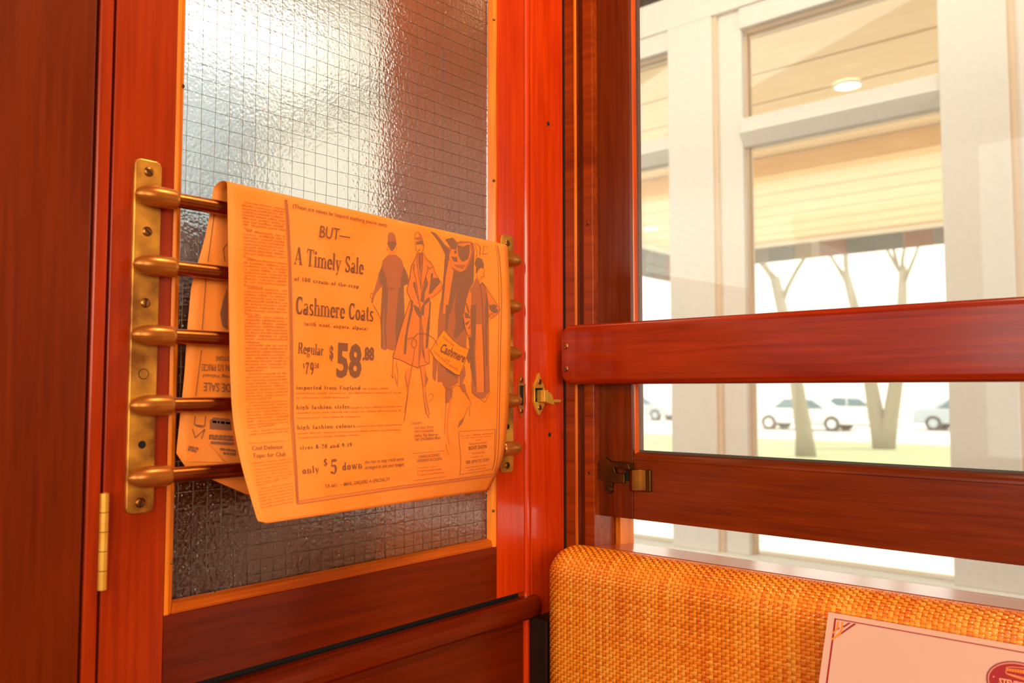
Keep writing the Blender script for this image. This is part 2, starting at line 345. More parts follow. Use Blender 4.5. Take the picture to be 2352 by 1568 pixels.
# lowered drop sash
ws = struct(empty('window_1', (.026, -.42, 1.028)))
SX0, SX1 = .0115, .040
MB().box(SX0, SX1, -.1065, -.0450, 1.028, 1.94).build('stile', W_SASHZ, ws, .001)
MB().box(SX0, SX1, -.80, -.745, 1.028, 1.94).build('stile', W_SASHZ, ws, .001)
MB().box(SX0+.0004, SX1, -.745, -.1069, 1.028, 1.1070).build('bottom_rail', W_SASHY, ws, .001)
MB().box(SX0+.0004, SX1, -.745, -.1069, 1.86, 1.94).build('top_rail', W_SASHY, ws, .001)
# rounded inner edge of the frame round the glass
def quarter(n=6, r=.013): return [(r*math.sin(PI/2*i/n), r*(1-math.cos(PI/2*i/n))) for i in range(n+1)]
q = [(SX0+b, a) for a, b in quarter()]                    # (x, distance towards the glass)
MB().prism([(SX0+.013, -.0962, 1.107)]+[(SX0+.013-.013*math.cos(PI/2*i/6), -.0965-.0125*math.sin(PI/2*i/6), 1.107) for i in range(7)], (0, 0, .755)).build('glazing_bead', wood('bright_sash_bead', (.42, .04, .002), (.75, .11, .005), 'Z', pits=False, coat=1), ws, .0004)
MB().prism([(SX0+.013, -.107, 1.1068)]+[(SX0+.013-.013*math.cos(PI/2*i/5), -.107, 1.1070+.0098*math.sin(PI/2*i/5)) for i in range(6)], (0, -.64, 0)).build('glazing_bead', W_SASHY, ws, .0004)
MB().box(SX0+.0125, SX0+.017, -.748, -.1085, 1.1165, 1.1192).build('glazing_seal', RUBBER, ws)
MB().box(SX0+.0150, SX0+.0190, -.748, -.1040, 1.108, 1.862).build('glass_pane', GLASS_W, ws)
for y, z in ((-.1035, 1.656), (-.1035, 1.536), (-.1035, 1.366), (-.1035, 1.158)): screw(ws, (SX0+.003, y, z), (-1, -.4, 0), .0016, .2, 'brad', SCREW, .0006)
for y in (-.288, -.492): screw(ws, (SX0+.004, y, 1.1120), (-1, 0, .4), .0018, .2, 'brad', SCREW, .0006)

# ------------------------------------------------------------------ exterior: hall window wall, porch, garden, parked cars
GZ = -.5
hw = struct(empty('window_2', (2.45, 1, GZ)))
box('wall_panel', WHITE, 2.40, 2.55, -3.5, 4.75, GZ, .44, hw)
box('sill', WHITE, 2.36, 2.58, -3.5, 4.75, .44, .500, hw, .008)
box('header', WHITE, 2.40, 2.55, -3.5, 4.75, 2.88, 3.6, hw)
pitch = 1.153
box('wall_panel', WHITE, 2.40, 2.55, 3.325, 4.75, .5, 2.88, hw)
for k in range(-2, 3):
    y0 = .0903+k*pitch                      # right edge of the opening k; its left edge at y0+.796
    box('post', WHITE, 2.40, 2.55, y0-.224, y0, .5, 2.88, hw, .004)
    box('casing', WHITE, 2.425, 2.53, y0+.796, y0+.920, .5, 2.88, hw, .004)
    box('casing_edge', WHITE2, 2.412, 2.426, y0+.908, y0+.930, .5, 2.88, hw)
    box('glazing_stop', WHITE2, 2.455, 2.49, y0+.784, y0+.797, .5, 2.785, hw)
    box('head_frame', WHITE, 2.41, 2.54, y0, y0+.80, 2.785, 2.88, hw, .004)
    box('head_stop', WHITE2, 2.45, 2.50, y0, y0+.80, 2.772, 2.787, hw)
    box('transom', WHITE, 2.41, 2.54, y0, y0+.80, 2.318, 2.384, hw, .004)
    MB().prism([(2.395, y0, 2.318), (2.50, y0, 2.318), (2.50, y0, 2.262), (2.44, y0, 2.262)], (0, .80, 0)).build('transom_sill', WHITE, hw, .003)
    box('glass_pane', GLASS_H, 2.470, 2.476, y0, y0+.79, 2.384, 2.785, hw)
    box('glass_pane', GLASS_H, 2.470, 2.476, y0, y0+.79, .5, 2.262, hw)
struct(box('wall_end', PALEBLUE, -1.6, 2.40, 4.75, 4.87, GZ, 3.6))
struct(box('ceiling_sky_block', WHITE, -3.5, 2.40, -4, 3.75, 3.6, 3.7))  # unseen roof added to hold sky light off the posts, open at one end
struct(box('floor_hall', simple('pale_concrete', (.62, .58, .5), .6), -3.5, 2.40, -4, 4.75, GZ-.05, GZ))
# porch soffit of pine boards
ps = struct(empty('ceiling_porch', (5.6, 0, 3.0)))
x = 2.56; k = 0
while x < 8.80:
    wdt = .158
    box('plank', SOFFIT, x, min(x+wdt-.006, 8.82), -5.0, 4.88, 3.0+.004*(k % 3), 3.028, ps); x += wdt; k += 1
box('roof_deck', SOFFIT, 2.40, 8.82, -5, 4.88, 3.03, 3.12, ps)
box('beam', BEAMW, 5.14, 5.32, -5.0, 4.88, 2.85, 3.0, ps, .006)
box('post', WHITE, 8.55, 8.75, -4.0, -3.8, GZ, 3.0, ps, .01)
box('post', WHITE, 8.55, 8.75, -4.9, -4.7, GZ, 3.0, ps, .01)
fa = struct(empty('trim_3', (8.86, 0, 2.8)))
fcols = [simple('slate_panel', (.07, .09, .10), .6), simple('rust_panel', (.20, .075, .05), .6), simple('stone_panel', (.30, .27, .23), .6), simple('grey_panel', (.13, .14, .14), .6)]
seq = [0, 1, 2, 3, 0, 2, 1, 0, 0, 1, 3]
for i in range(32):
    y = 4.86-i*.31
    box('panel', fcols[seq[i % 11]], 8.82, 8.86+.008*(i % 2), y-.30, y, 2.775, 3.08, fa, .004)
for i in range(10):
    x = 8.80-i*.31
    box('panel', fcols[seq[(i*3+1) % 11]], x-.30, x, 4.88, 4.92+.008*(i % 2), 2.62, 3.08, fa, .004)
box('trim_board', WHITE, 8.70, 8.82, -5, 4.86, 2.955, 3.0, fa, .004); box('trim_board', WHITE, 5.6, 8.70, 4.76, 4.86, 2.955, 3.0, fa, .004)
EMIT, nt, b = mat('lamp_glow'); b.inputs['Emission Color'].default_value = (1, .97, .9, 1); b.inputs['Emission Strength'].default_value = 4; b.inputs['Base Color'].default_value = (1, 1, 1, 1)
for (x, y), lab in (((4.003, .976), 'round white downlight in pine soffit, the larger one near the transom'), ((6.976, 4.183), 'round white downlight seen small through the left pane')):
    d = empty('downlight', (x, y, 2.995)); tag(d, lab, 'downlight', 'soffit downlights')
    MB().lathe((x, y, 3.002), (x, y, 2.990), [(0, .085), (.6, .085), (1, .070)], 28, caps=False).build('trim_ring', WHITE, d)
    MB().lathe((x, y, 3.0), (x, y, 2.993), [(0, .072), (1, .072)], 28).build('lens', EMIT, d)
# ground
struct(box('ground', simple('pale_pavement', (.80, .77, .70), .8), 2.55, 17.3, -30, 45, GZ-.1, GZ-.02))
struct(box('ground_lawn', simple('pale_lawn', (.38, .42, .24), .9), 17.3, 27.5, -30, 60, GZ-.1, GZ))
struct(box('ground_road', simple('pale_asphalt', (.66, .66, .66), .8), 27.5, 140, -60, 120, GZ-.1, GZ-.01))
BARK = simple('grey_bark', (.30, .27, .20), .9); BARK2 = simple('grey_bark_b', (.34, .30, .23), .9)
def branchy(mb, p, d, L, r, lvl):
    pts = [Vector(p)]; rad = [r]; d = Vector(d).normalized()
    n = 4
    for i in range(n):
        d = (d+Vector((random.uniform(-.18, .18), random.uniform(-.18, .18), random.uniform(-.05, .15)))).normalized()
        pts.append(pts[-1]+d*L/n); rad.append(r*(1-.55*(i+1)/n))
    mb.tube(pts, rad, 6 if lvl > 1 else 4)
    if lvl == 0: return
    for k in range(3 if lvl > 1 else 4):
        i = random.randint(2, n); a = random.uniform(0, 2*PI)
        dd = (d*.75+Vector((math.cos(a)*.55, math.sin(a)*.75, .25))).normalized()
        branchy(mb, pts[i], dd, L*random.uniform(.5, .72), rad[i]*.62, lvl-1)
def tree(label, m, stems, base):
    t = empty('bare_tree', base); tag(t, label, 'tree')
    for pts, rad in stems:
        mb = MB(); mb.tube(pts, rad, 12); mb.build('trunk', m, t)
    mb = MB()
    for pts, rad in stems:
        P = [Vector(p) for p in pts]
        d = (P[-1]-P[-2]).normalized()
        for k in range(4):
            a = random.uniform(0, 2*PI)
            branchy(mb, P[-1]-d*random.uniform(0, .8), d+Vector((math.cos(a)*.4, math.sin(a)*.55, .1)), random.uniform(1.6, 2.6), rad[-1]*.55, 2)
    tag(mb.build('branches', m, t), kind='stuff')
    return t
tree('bare grey tree leaning left, single trunk on the lawn, in front of the white car', BARK,
     [([(20.4, 7.92, GZ-.05), (20.4, 7.95, .1), (20.4, 8.06, .9), (20.4, 8.14, 1.5), (20.4, 8.36, 2.8), (20.3, 8.62, 4.2)], [.27, .22, .19, .175, .16, .13])], (20.4, 7.92, GZ))
tree('bare grey tree forking into several stems from the lawn, right of the single trunk', BARK2,
     [([(24.6, 7.35, GZ-.05), (24.6, 7.45, .2), (24.6, 7.62, 1.4), (24.5, 7.85, 3.0), (24.4, 8.2, 4.7)], [.26, .23, .20, .16, .11]),
      ([(24.6, 7.25, GZ-.05), (24.6, 7.12, .2), (24.6, 6.92, 1.4), (24.7, 6.75, 3.0), (24.8, 6.70, 4.8)], [.26, .22, .20, .16, .11])], (24.6, 7.3, GZ))
BODYW = simple('white_car_paint', (.82, .83, .84), .25, coat=1); BODYB = simple('blue_grey_car_paint', (.45, .55, .62), .25, coat=1)
CGLASS = simple('car_glass', (.10, .22, .28), .1); TYRE = simple('tyre', (.05, .05, .05), .8)
def car(label, m, x, y, name='parked_car', flip=1):
    c = empty(name, (x, y, GZ)); tag(c, label, 'car', 'parked cars')
    side = [(-2.2, .28), (-2.2, .62), (-2.05, .74), (-1.2, .86), (-.55, 1.38), (.75, 1.42), (1.45, .95), (2.1, .88), (2.2, .6), (2.2, .28)]
    low = [(a, z) for a, z in side if z <= .96]; 
    MB().prism([(x-.85, y+flip*a, GZ+z) for a, z in [(-2.2, .28), (-2.2, .62), (-2.05, .76), (-1.2, .90), (1.5, .95), (2.1, .88), (2.2, .6), (2.2, .28)]], (1.7, 0, 0)).build('body', m, c, .06, 3)
    MB().prism([(x-.68, y+flip*a, GZ+z) for a, z in [(-1.25, .88), (-.55, 1.36), (.75, 1.40), (1.5, .93)]], (1.36, 0, 0)).build('cabin', m, c, .05, 3)
    MB().prism([(x-.70, y+flip*a, GZ+z) for a, z in [(-1.0, .93), (-.50, 1.28), (.05, 1.31), (.05, .94)]], (1.4, 0, 0)).build('side_window', CGLASS, c, .01)
    MB().prism([(x-.70, y+flip*a, GZ+z) for a, z in [(.13, .94), (.13, 1.31), (.70, 1.32), (1.2, .95)]], (1.4, 0, 0)).build('side_window', CGLASS, c, .01)
    for a in (-1.38, 1.36):
        for sx in (-.88, .66):
            wh = MB().cyl((x+sx, y+flip*a, GZ+.30), (x+sx+.22, y+flip*a, GZ+.30), .32, 20).build('wheel', TYRE, c, .02)
            if sx < 0: MB().cyl((x+sx-.01, y+flip*a, GZ+.30), (x+sx+.03, y+flip*a, GZ+.30), .19, 16).build('hub', m, wh if False else c)
    return c
car('white car parked behind the leaning tree trunk', BODYW, 34.9, 13.7)
car('blue-grey car parked far off, seen through the left pane', BODYB, 40.9, 25.9)
car('blue-grey car parked right of the forking tree', BODYB, 38.5, 8.0)
car('white car parked behind the forking tree', BODYW, 41.5, 14.0)

# ------------------------------------------------------------------ vestibule beyond the door
vw = struct(empty('wall_vestibule', (0, .7, 0)))
box('post', W_VPOST, .0, .06, .04, .405, 0, 2.4, vw, .004)
box('wall_panel', W_DARK, .0, .06, .405, 1.7, 0, 1.40, vw)
box('window_sill', W_VPOST, -.02, .07, .405, 1.64, 1.40, 1.42, vw, .003)
box('dark_block', W_DARK, -.75, -.012, .90, 1.10, 0, 1.552, vw, .006)  # dark block added beyond the glass, low at the left
box('header', W_DARK, .0, .06, .405, 1.7, 2.32, 2.4, vw)
box('front_panel', W_DARK, -2.5, .06, 1.6, 1.68, 0, 1.45, vw); box('header', W_DARK, -2.5, .06, 1.6, 1.68, 2.32, 2.4, vw)
box('post', W_DARK, -1.2, -1.1, 1.6, 1.68, 1.45, 2.32, vw); box('post', W_DARK, -.04, .06, 1.6, 1.68, 1.45, 2.32, vw)

# ------------------------------------------------------------------ brass guard bars across the door glass
RZ = [1.3707, 1.3095, 1.2480, 1.1868, 1.1252]; RY = -.0130
gr = empty('guard_bar_rack', (-.3655, 0, 1.0943)); tag(gr, 'brass rack of five horizontal guard bars screwed across the door glass', 'rack')
def plate(xc, name='mounting_plate'):
    w2, z0, z1, c = .0122, 1.0935, 1.4045, .005
    pts = [(xc-w2, z0+c), (xc-w2+c*.3, z0+c*.3), (xc-w2+c, z0), (xc+w2-c, z0), (xc+w2-c*.3, z0+c*.3), (xc+w2, z0+c), (xc+w2, z1-c), (xc+w2-c*.3, z1-c*.3), (xc+w2-c, z1), (xc-w2+c, z1), (xc-w2+c*.3, z1-c*.3), (xc-w2, z1-c)]
    p = MB().prism([(x, -.0036, z) for x, z in pts], (0, .0036, 0)).build(name, BR_PLATE, gr, .0009, 2)
    for z, sl_ in ((1.3938, .2), (1.3402, 0), (1.2767, 2.3), (1.2142, None), (1.1527, 'hole'), (1.1025, 2.1)):
        if sl_ == 'hole': MB().lathe((xc, -.0030, z), (xc, -.0042, z), [(0, .0030), (1, .0034)], 18).build('screw_hole', GAP, p)
        elif sl_ is None:
            MB().lathe((xc, -.0030, z), (xc, -.00385, z), [(0, .0047), (1, .0047)], 20).build('plug_joint', GAP, p)
            MB().lathe((xc, -.003, z), (xc, -.0041, z), [(0, .0042), (1, .0040)], 18).build('plug', BR_PLATE, p)
        else: screw(p, (xc, -.0036, z), (0, -1, 0), .0044, sl_+PI/2)
plate(-.6058); plate(-.1255)
for i, z in enumerate(RZ):
    rod = empty('guard_bar', (-.3655, RY, z), gr)
    MB().cyl((-.585, RY, z), (-.146, RY, z), .0067, 20).build('rod', BR_ROD, rod)
    for sx, xa, xb in ((1, -.6215, -.5838), (-1, -.1098, -.1475)):
        prof = [(0, .0006), (.03, .0030), (.08, .0050), (.16, .0069), (.27, .0083), (.42, .0092), (.62, .0094), (.90, .0090), (.97, .0084), (1, .0070)]
        MB().lathe((xa, RY, z), (xb, RY, z), prof, 24).build('end_cap', BR_CAP, rod)

# ------------------------------------------------------------------ newspaper page hung over the top bar
def catm(K, t):
    n = len(K) - 1
    u = min(max(t, 0.0), 1.0) * n
    i = min(int(u), n - 1); u -= i
    p0, p1, p2, p3 = K[max(i-1, 0)], K[i], K[i+1], K[min(i+2, n)]
    return [0.5*((2*b) + (c-a)*u + (2*a-5*b+4*c-d)*u*u + (3*b-a-3*c+d)*u**3) for a, b, c, d in zip(p0, p1, p2, p3)]
def sheet(s, t):
    L = catm(LK, t); R = catm(RK, t)
    return [a + (b-a)*s for a, b in zip(L, R)]

LK = [[-0.5424,-0.026,1.3904],[-0.5403,-0.026,1.3352],[-0.5388,-0.027,1.2786],[-0.5381,-0.03,1.2183],[-0.5378,-0.036,1.1747],[-0.5375,-0.05,1.1362],[-0.5359,-0.062,1.1099],[-0.5358,-0.078,1.0833]]
RK = [[-0.1483,-0.024,1.3828],[-0.1446,-0.0245,1.3315],[-0.1446,-0.026,1.2866],[-0.1466,-0.027,1.2365],[-0.148,-0.026,1.1868],[-0.1507,-0.024,1.1429],[-0.153,-0.018,1.1088],[-0.1664,-0.008,1.0743]]
P_POLYS = [[0,"M",[[0.4916,0.0489],[0.4975,0.044],[0.5074,0.0423],[0.5138,0.0459],[0.5175,0.0537],[0.5194,0.0645],[0.5205,0.0738],[0.5154,0.0768],[0.5116,0.0865],[0.5064,0.0923],[0.4982,0.0933],[0.4945,0.0865],[0.4892,0.0804],[0.4854,0.0763],[0.4889,0.0712],[0.4896,0.058]]],[0,"L",[[0.495,0.0938],[0.5113,0.0917],[0.519,0.1015],[0.4879,0.1054]]],[0,"M",[[0.4879,0.1054],[0.519,0.1015],[0.527,0.1063],[0.5366,0.1109],[0.5412,0.1199],[0.5441,0.1294],[0.552,0.1388],[0.5582,0.1547],[0.5619,0.1685],[0.5582,0.1819],[0.5472,0.1868],[0.543,0.1894],[0.542,0.2316],[0.5435,0.2862],[0.5316,0.3182],[0.5216,0.3398],[0.5132,0.3647],[0.505,0.3822],[0.4985,0.3859],[0.4888,0.3827],[0.4775,0.3802],[0.4751,0.3845],[0.4664,0.3833],[0.4569,0.3783],[0.4579,0.347],[0.4559,0.3032],[0.459,0.2588],[0.464,0.2009],[0.4576,0.2043],[0.4464,0.2178],[0.4384,0.2294],[0.4335,0.2406],[0.4302,0.2528],[0.424,0.2559],[0.4257,0.2425],[0.4306,0.2273],[0.4397,0.2018],[0.4489,0.1749],[0.4524,0.1609],[0.4608,0.1451],[0.4643,0.1343],[0.468,0.1217],[0.4763,0.1148]]],[0,"D",[[0.4643,0.2036],[0.4847,0.2015],[0.4802,0.2709],[0.4747,0.3223],[0.4776,0.371],[0.4751,0.3833],[0.4665,0.371],[0.464,0.3796],[0.4569,0.3783],[0.4579,0.347],[0.4559,0.3032],[0.459,0.2588]]],[0,"M",[[0.4668,0.265],[0.4691,0.2648],[0.4683,0.3347],[0.4728,0.371],[0.4711,0.382],[0.4648,0.3796],[0.4627,0.3348]]],[0,"D",[[0.5237,0.1975],[0.542,0.1955],[0.5435,0.2862],[0.5249,0.3335],[0.5132,0.3635],[0.5085,0.3338],[0.5141,0.2688]]],[0,"D",[[0.5441,0.1294],[0.5582,0.1547],[0.5619,0.1685],[0.5582,0.1819],[0.543,0.1894],[0.5332,0.2149],[0.531,0.1721]]],[0,"D",[[0.4641,0.1394],[0.4731,0.1583],[0.4805,0.178],[0.4809,0.2292],[0.4642,0.2307],[0.4633,0.1965],[0.4533,0.188],[0.4523,0.1677]]],[0,"D",[[0.4905,0.071],[0.516,0.0662],[0.5205,0.0738],[0.5116,0.0865],[0.5048,0.0925],[0.4982,0.0928],[0.4892,0.0804]]],[1,"L",[[0.5972,0.0871],[0.584,0.1075],[0.5711,0.1261],[0.5636,0.1683],[0.5535,0.2013],[0.5533,0.2089],[0.5663,0.2296],[0.559,0.259],[0.5435,0.2862],[0.5216,0.3398],[0.5033,0.3935],[0.5002,0.4072],[0.5297,0.4143],[0.5631,0.4294],[0.5956,0.4402],[0.5974,0.4338],[0.6201,0.4323],[0.6378,0.4263],[0.6361,0.3803],[0.6375,0.3416],[0.6416,0.2754],[0.6452,0.2226],[0.6482,0.2209],[0.6803,0.1945],[0.6921,0.1796],[0.6772,0.1508],[0.6625,0.1279],[0.6503,0.1067],[0.6331,0.0992],[0.62,0.083]]],[1,"M",[[0.6059,0.0233],[0.616,0.0312],[0.6239,0.0487],[0.6248,0.0629],[0.6203,0.0648],[0.6179,0.0455],[0.6107,0.0338]]],[1,"D",[[0.5947,0.0565],[0.6151,0.0487],[0.6237,0.0521],[0.6224,0.0581],[0.5986,0.0635]]],[1,"M",[[0.5919,0.0443],[0.6122,0.038],[0.6188,0.0454],[0.5959,0.0504]]],[1,"D",[[0.6012,0.0777],[0.6056,0.0759],[0.6108,0.0761],[0.6054,0.0799]]],[1,"M",[[0.6024,0.0864],[0.6182,0.0844],[0.6159,0.1084],[0.6102,0.1342],[0.605,0.1561],[0.6026,0.1286],[0.6001,0.1103]]],[1,"D",[[0.6023,0.0876],[0.6082,0.0904],[0.6115,0.109],[0.6058,0.1348],[0.6021,0.1223]]],[1,"D",[[0.6289,0.1459],[0.6229,0.1686],[0.6093,0.2177],[0.6038,0.2338],[0.6176,0.2401],[0.6237,0.2018],[0.6367,0.1744]]],[1,"D",[[0.5779,0.1724],[0.5864,0.1743],[0.5921,0.2193],[0.5985,0.2387],[0.5919,0.2259],[0.5808,0.1914],[0.567,0.1999],[0.579,0.1928]]],[1,"D",[[0.6486,0.1381],[0.6577,0.1335],[0.6559,0.1516],[0.6751,0.1483],[0.6859,0.1611],[0.6764,0.1736],[0.6648,0.1845],[0.6556,0.1952],[0.6509,0.2033],[0.6375,0.2085],[0.6453,0.1659]]],[1,"D",[[0.5679,0.2338],[0.5763,0.236],[0.5741,0.2651],[0.5635,0.3001],[0.5548,0.3328],[0.5479,0.3965],[0.5395,0.3965],[0.543,0.352],[0.5516,0.3137],[0.5658,0.2585]]],[1,"D",[[0.5761,0.2492],[0.5846,0.25],[0.5999,0.2591],[0.6082,0.2773],[0.608,0.2969],[0.5943,0.2837],[0.5826,0.2674]]],[1,"D",[[0.6409,0.2169],[0.6248,0.2275],[0.6176,0.2401],[0.605,0.2602],[0.6082,0.2801],[0.6169,0.2825],[0.6209,0.2473],[0.6424,0.2305]]],[1,"M",[[0.5994,0.2917],[0.608,0.2969],[0.6147,0.3315],[0.6146,0.3642],[0.6216,0.4066],[0.6129,0.4064],[0.6077,0.3708],[0.6041,0.4063],[0.5955,0.4062],[0.5991,0.3318]]],[1,"D",[[0.6405,0.2337],[0.6458,0.2333],[0.6393,0.3175],[0.6322,0.3774],[0.6234,0.3813],[0.627,0.3246],[0.6362,0.2757]]],[1,"M",[[0.5959,0.3802],[0.6028,0.3802],[0.6,0.4317],[0.5948,0.433]]],[1,"L",[[0.6026,0.4361],[0.6201,0.4351],[0.6333,0.4766],[0.6199,0.5063],[0.612,0.4938]]],[1,"M",[[0.621,0.438],[0.6244,0.4644],[0.6342,0.4781],[0.6216,0.5064],[0.62,0.4791]]],[1,"L",[[0.5461,0.4443],[0.563,0.442],[0.561,0.4916],[0.5528,0.5292],[0.5474,0.491]]],[1,"M",[[0.554,0.5063],[0.5574,0.5065],[0.5527,0.5339],[0.54,0.5881],[0.5383,0.588],[0.5502,0.5337]]],[2,"M",[[0.6536,0.0083],[0.6739,0.0083],[0.6913,0.0262],[0.7132,0.0473],[0.7383,0.0556],[0.7463,0.042],[0.7785,0.0216],[0.8178,0.0154],[0.835,0.0192],[0.841,0.0436],[0.8358,0.0787],[0.829,0.1437],[0.808,0.1765],[0.7894,0.2305],[0.7815,0.2653],[0.779,0.2701],[0.7834,0.308],[0.7955,0.3351],[0.7934,0.3783],[0.7668,0.373],[0.7311,0.3504],[0.6941,0.3234],[0.6714,0.3494],[0.675,0.2942],[0.6826,0.2414],[0.6887,0.2192],[0.7004,0.1406],[0.7079,0.0913],[0.7122,0.0785],[0.6945,0.0502],[0.6795,0.0346]]],[2,"L",[[0.7168,0.0963],[0.7313,0.0884],[0.7346,0.1098],[0.7434,0.1184],[0.7292,0.1754],[0.713,0.2695],[0.6946,0.2706],[0.7066,0.1586]]],[2,"D",[[0.6536,0.0083],[0.6693,0.0096],[0.7042,0.0434],[0.7285,0.062],[0.727,0.0828],[0.7097,0.1394],[0.6979,0.2183],[0.6855,0.2711],[0.6828,0.2713],[0.7004,0.1406],[0.7095,0.085],[0.7113,0.0755],[0.6923,0.0489],[0.6752,0.0294]]],[2,"D",[[0.7143,0.028],[0.7478,0.0137],[0.7683,0.0324],[0.762,0.0556],[0.7383,0.0556]]],[2,"D",[[0.7435,0.1167],[0.7766,0.1194],[0.8017,0.1067],[0.8236,0.077],[0.8383,0.0459],[0.829,0.1437],[0.8055,0.1768],[0.792,0.2198],[0.7827,0.2652],[0.7575,0.2668],[0.7433,0.2677],[0.7497,0.1931],[0.7269,0.2686],[0.7107,0.2696],[0.7292,0.1754]]],[2,"D",[[0.7066,0.2395],[0.7252,0.238],[0.7125,0.3229],[0.7079,0.3282],[0.7033,0.3144]]],[2,"D",[[0.7439,0.2365],[0.7821,0.2334],[0.7766,0.2682],[0.7882,0.3152],[0.7666,0.3339],[0.7476,0.3519],[0.7382,0.3415],[0.7477,0.2946]]],[2,"L",[[0.7273,0.0796],[0.7382,0.0573],[0.7597,0.0551],[0.768,0.0364],[0.8226,0.0194],[0.8251,0.0568],[0.808,0.0869],[0.7918,0.1095],[0.7744,0.1172],[0.7579,0.1134],[0.737,0.1079],[0.7309,0.0947]]],[2,"D",[[0.7654,0.0407],[0.7775,0.0387],[0.7895,0.0406],[0.8197,0.027],[0.8176,0.0579],[0.8088,0.0773],[0.7861,0.088],[0.7744,0.0831],[0.7659,0.0683]]],[2,"D",[[0.7343,0.0787],[0.7617,0.0768],[0.7618,0.0909],[0.7452,0.0914]]],[2,"D",[[0.7498,0.0607],[0.762,0.0556],[0.7588,0.0676],[0.7492,0.0689]]],[2,"M",[[0.7423,0.0995],[0.7733,0.0974],[0.7977,0.0945],[0.7846,0.1087],[0.7583,0.107]]],[2,"M",[[0.6726,0.4268],[0.7036,0.4404],[0.7628,0.4696],[0.7583,0.4953],[0.7392,0.5042],[0.7086,0.5155],[0.6946,0.4984],[0.6899,0.4887],[0.6727,0.4899]]],[2,"D",[[0.7036,0.4404],[0.7556,0.4684],[0.7509,0.4796],[0.7083,0.4554]]],[2,"M",[[0.6535,0.407],[0.6715,0.425],[0.6625,0.4876],[0.6512,0.4721]]],[2,"M",[[0.7652,0.4687],[0.7867,0.4371],[0.7919,0.4696],[0.7776,0.4961],[0.7929,0.5297],[0.7781,0.529],[0.7656,0.5053]]],[2,"M",[[0.7069,0.5166],[0.7352,0.512],[0.7331,0.5515],[0.7212,0.561],[0.7058,0.5662]]],[2,"L",[[0.7236,0.551],[0.7331,0.5455],[0.7259,0.5959],[0.7132,0.6474],[0.7152,0.6873],[0.7258,0.7375],[0.7181,0.7236],[0.708,0.6687],[0.7138,0.6055]]],[2,"M",[[0.7711,0.4999],[0.7882,0.5006],[0.7961,0.5344],[0.809,0.5593],[0.8039,0.5529],[0.7812,0.5238]]],[2,"M",[[0.7648,0.6382],[0.786,0.6215],[0.7798,0.6435],[0.7573,0.6615]]],[4,"P",[[0.6953,0.3225],[0.7312,0.3521],[0.7668,0.373],[0.8044,0.3838],[0.7865,0.4221],[0.7628,0.4696],[0.7436,0.4651],[0.6966,0.4384],[0.6624,0.4141],[0.6412,0.3872],[0.6669,0.3545]]],[3,"D",[[0.8439,0.0712],[0.8569,0.0653],[0.8718,0.0692],[0.8796,0.0831],[0.8772,0.0964],[0.8647,0.0946],[0.8541,0.1007],[0.8457,0.1131],[0.8408,0.112],[0.8446,0.0937],[0.8376,0.0881]]],[3,"M",[[0.8423,0.1272],[0.8562,0.1483],[0.8692,0.1408],[0.8838,0.1552],[0.8898,0.1996],[0.8935,0.2581],[0.8931,0.288],[0.8957,0.4225],[0.9026,0.5345],[0.8982,0.5343],[0.8744,0.5572],[0.8439,0.551],[0.8216,0.531],[0.8162,0.4398],[0.8228,0.3729],[0.8151,0.3402],[0.812,0.2518],[0.8133,0.2493],[0.7917,0.2344],[0.7895,0.2263],[0.8053,0.183],[0.8261,0.152]]],[3,"L",[[0.792,0.2198],[0.8079,0.1786],[0.8174,0.1858],[0.8134,0.2452],[0.8061,0.2416]]],[3,"L",[[0.8838,0.1552],[0.9057,0.1847],[0.9308,0.2134],[0.9474,0.2369],[0.946,0.2396],[0.9245,0.2632],[0.9035,0.2772],[0.8935,0.2588],[0.892,0.2104]]],[3,"L",[[0.7814,0.2679],[0.7892,0.237],[0.811,0.2435],[0.8126,0.3384],[0.8029,0.3459],[0.7955,0.3297],[0.7834,0.308]]],[3,"L",[[0.8349,0.3004],[0.8599,0.2994],[0.8653,0.3655],[0.8724,0.4802],[0.8738,0.5333],[0.843,0.5319],[0.8331,0.4024]]],[3,"D",[[0.8137,0.2308],[0.8372,0.2288],[0.8325,0.3473],[0.8252,0.3729],[0.8342,0.4789],[0.8376,0.5181],[0.8298,0.5079],[0.8112,0.4397],[0.8151,0.3402],[0.8117,0.2721]]],[3,"D",[[0.8763,0.2254],[0.8929,0.2239],[0.8932,0.2819],[0.884,0.3121],[0.8883,0.4418],[0.882,0.4475],[0.8764,0.3277]]],[3,"D",[[0.8828,0.1786],[0.8907,0.2106],[0.8922,0.2582],[0.8807,0.2589]]],[3,"D",[[0.8957,0.2167],[0.9019,0.225],[0.9176,0.2192],[0.9358,0.2243],[0.9277,0.234],[0.9406,0.242],[0.9299,0.2539],[0.9142,0.255],[0.8964,0.2388]]],[3,"D",[[0.784,0.2598],[0.8009,0.2627],[0.8116,0.2801],[0.7885,0.2813]]],[3,"D",[[0.7859,0.2986],[0.8079,0.2881],[0.8029,0.2979],[0.7907,0.3059]]],[3,"D",[[0.7992,0.3186],[0.8102,0.2995],[0.8077,0.3165]]],[3,"D",[[0.7917,0.2344],[0.8036,0.2459],[0.8082,0.2636],[0.7985,0.2586]]],[3,"D",[[0.8029,0.3459],[0.8151,0.343],[0.8228,0.3729],[0.8132,0.4022],[0.8062,0.432],[0.7924,0.4055],[0.8081,0.3802]]],[2,"L",[[0.1307,0.9264],[0.309,0.9222],[0.518,0.918],[0.7636,0.9193],[0.9924,0.9184],[0.9794,0.9056],[0.7593,0.9076],[0.5165,0.907],[0.3094,0.9108],[0.1352,0.9151]]]]
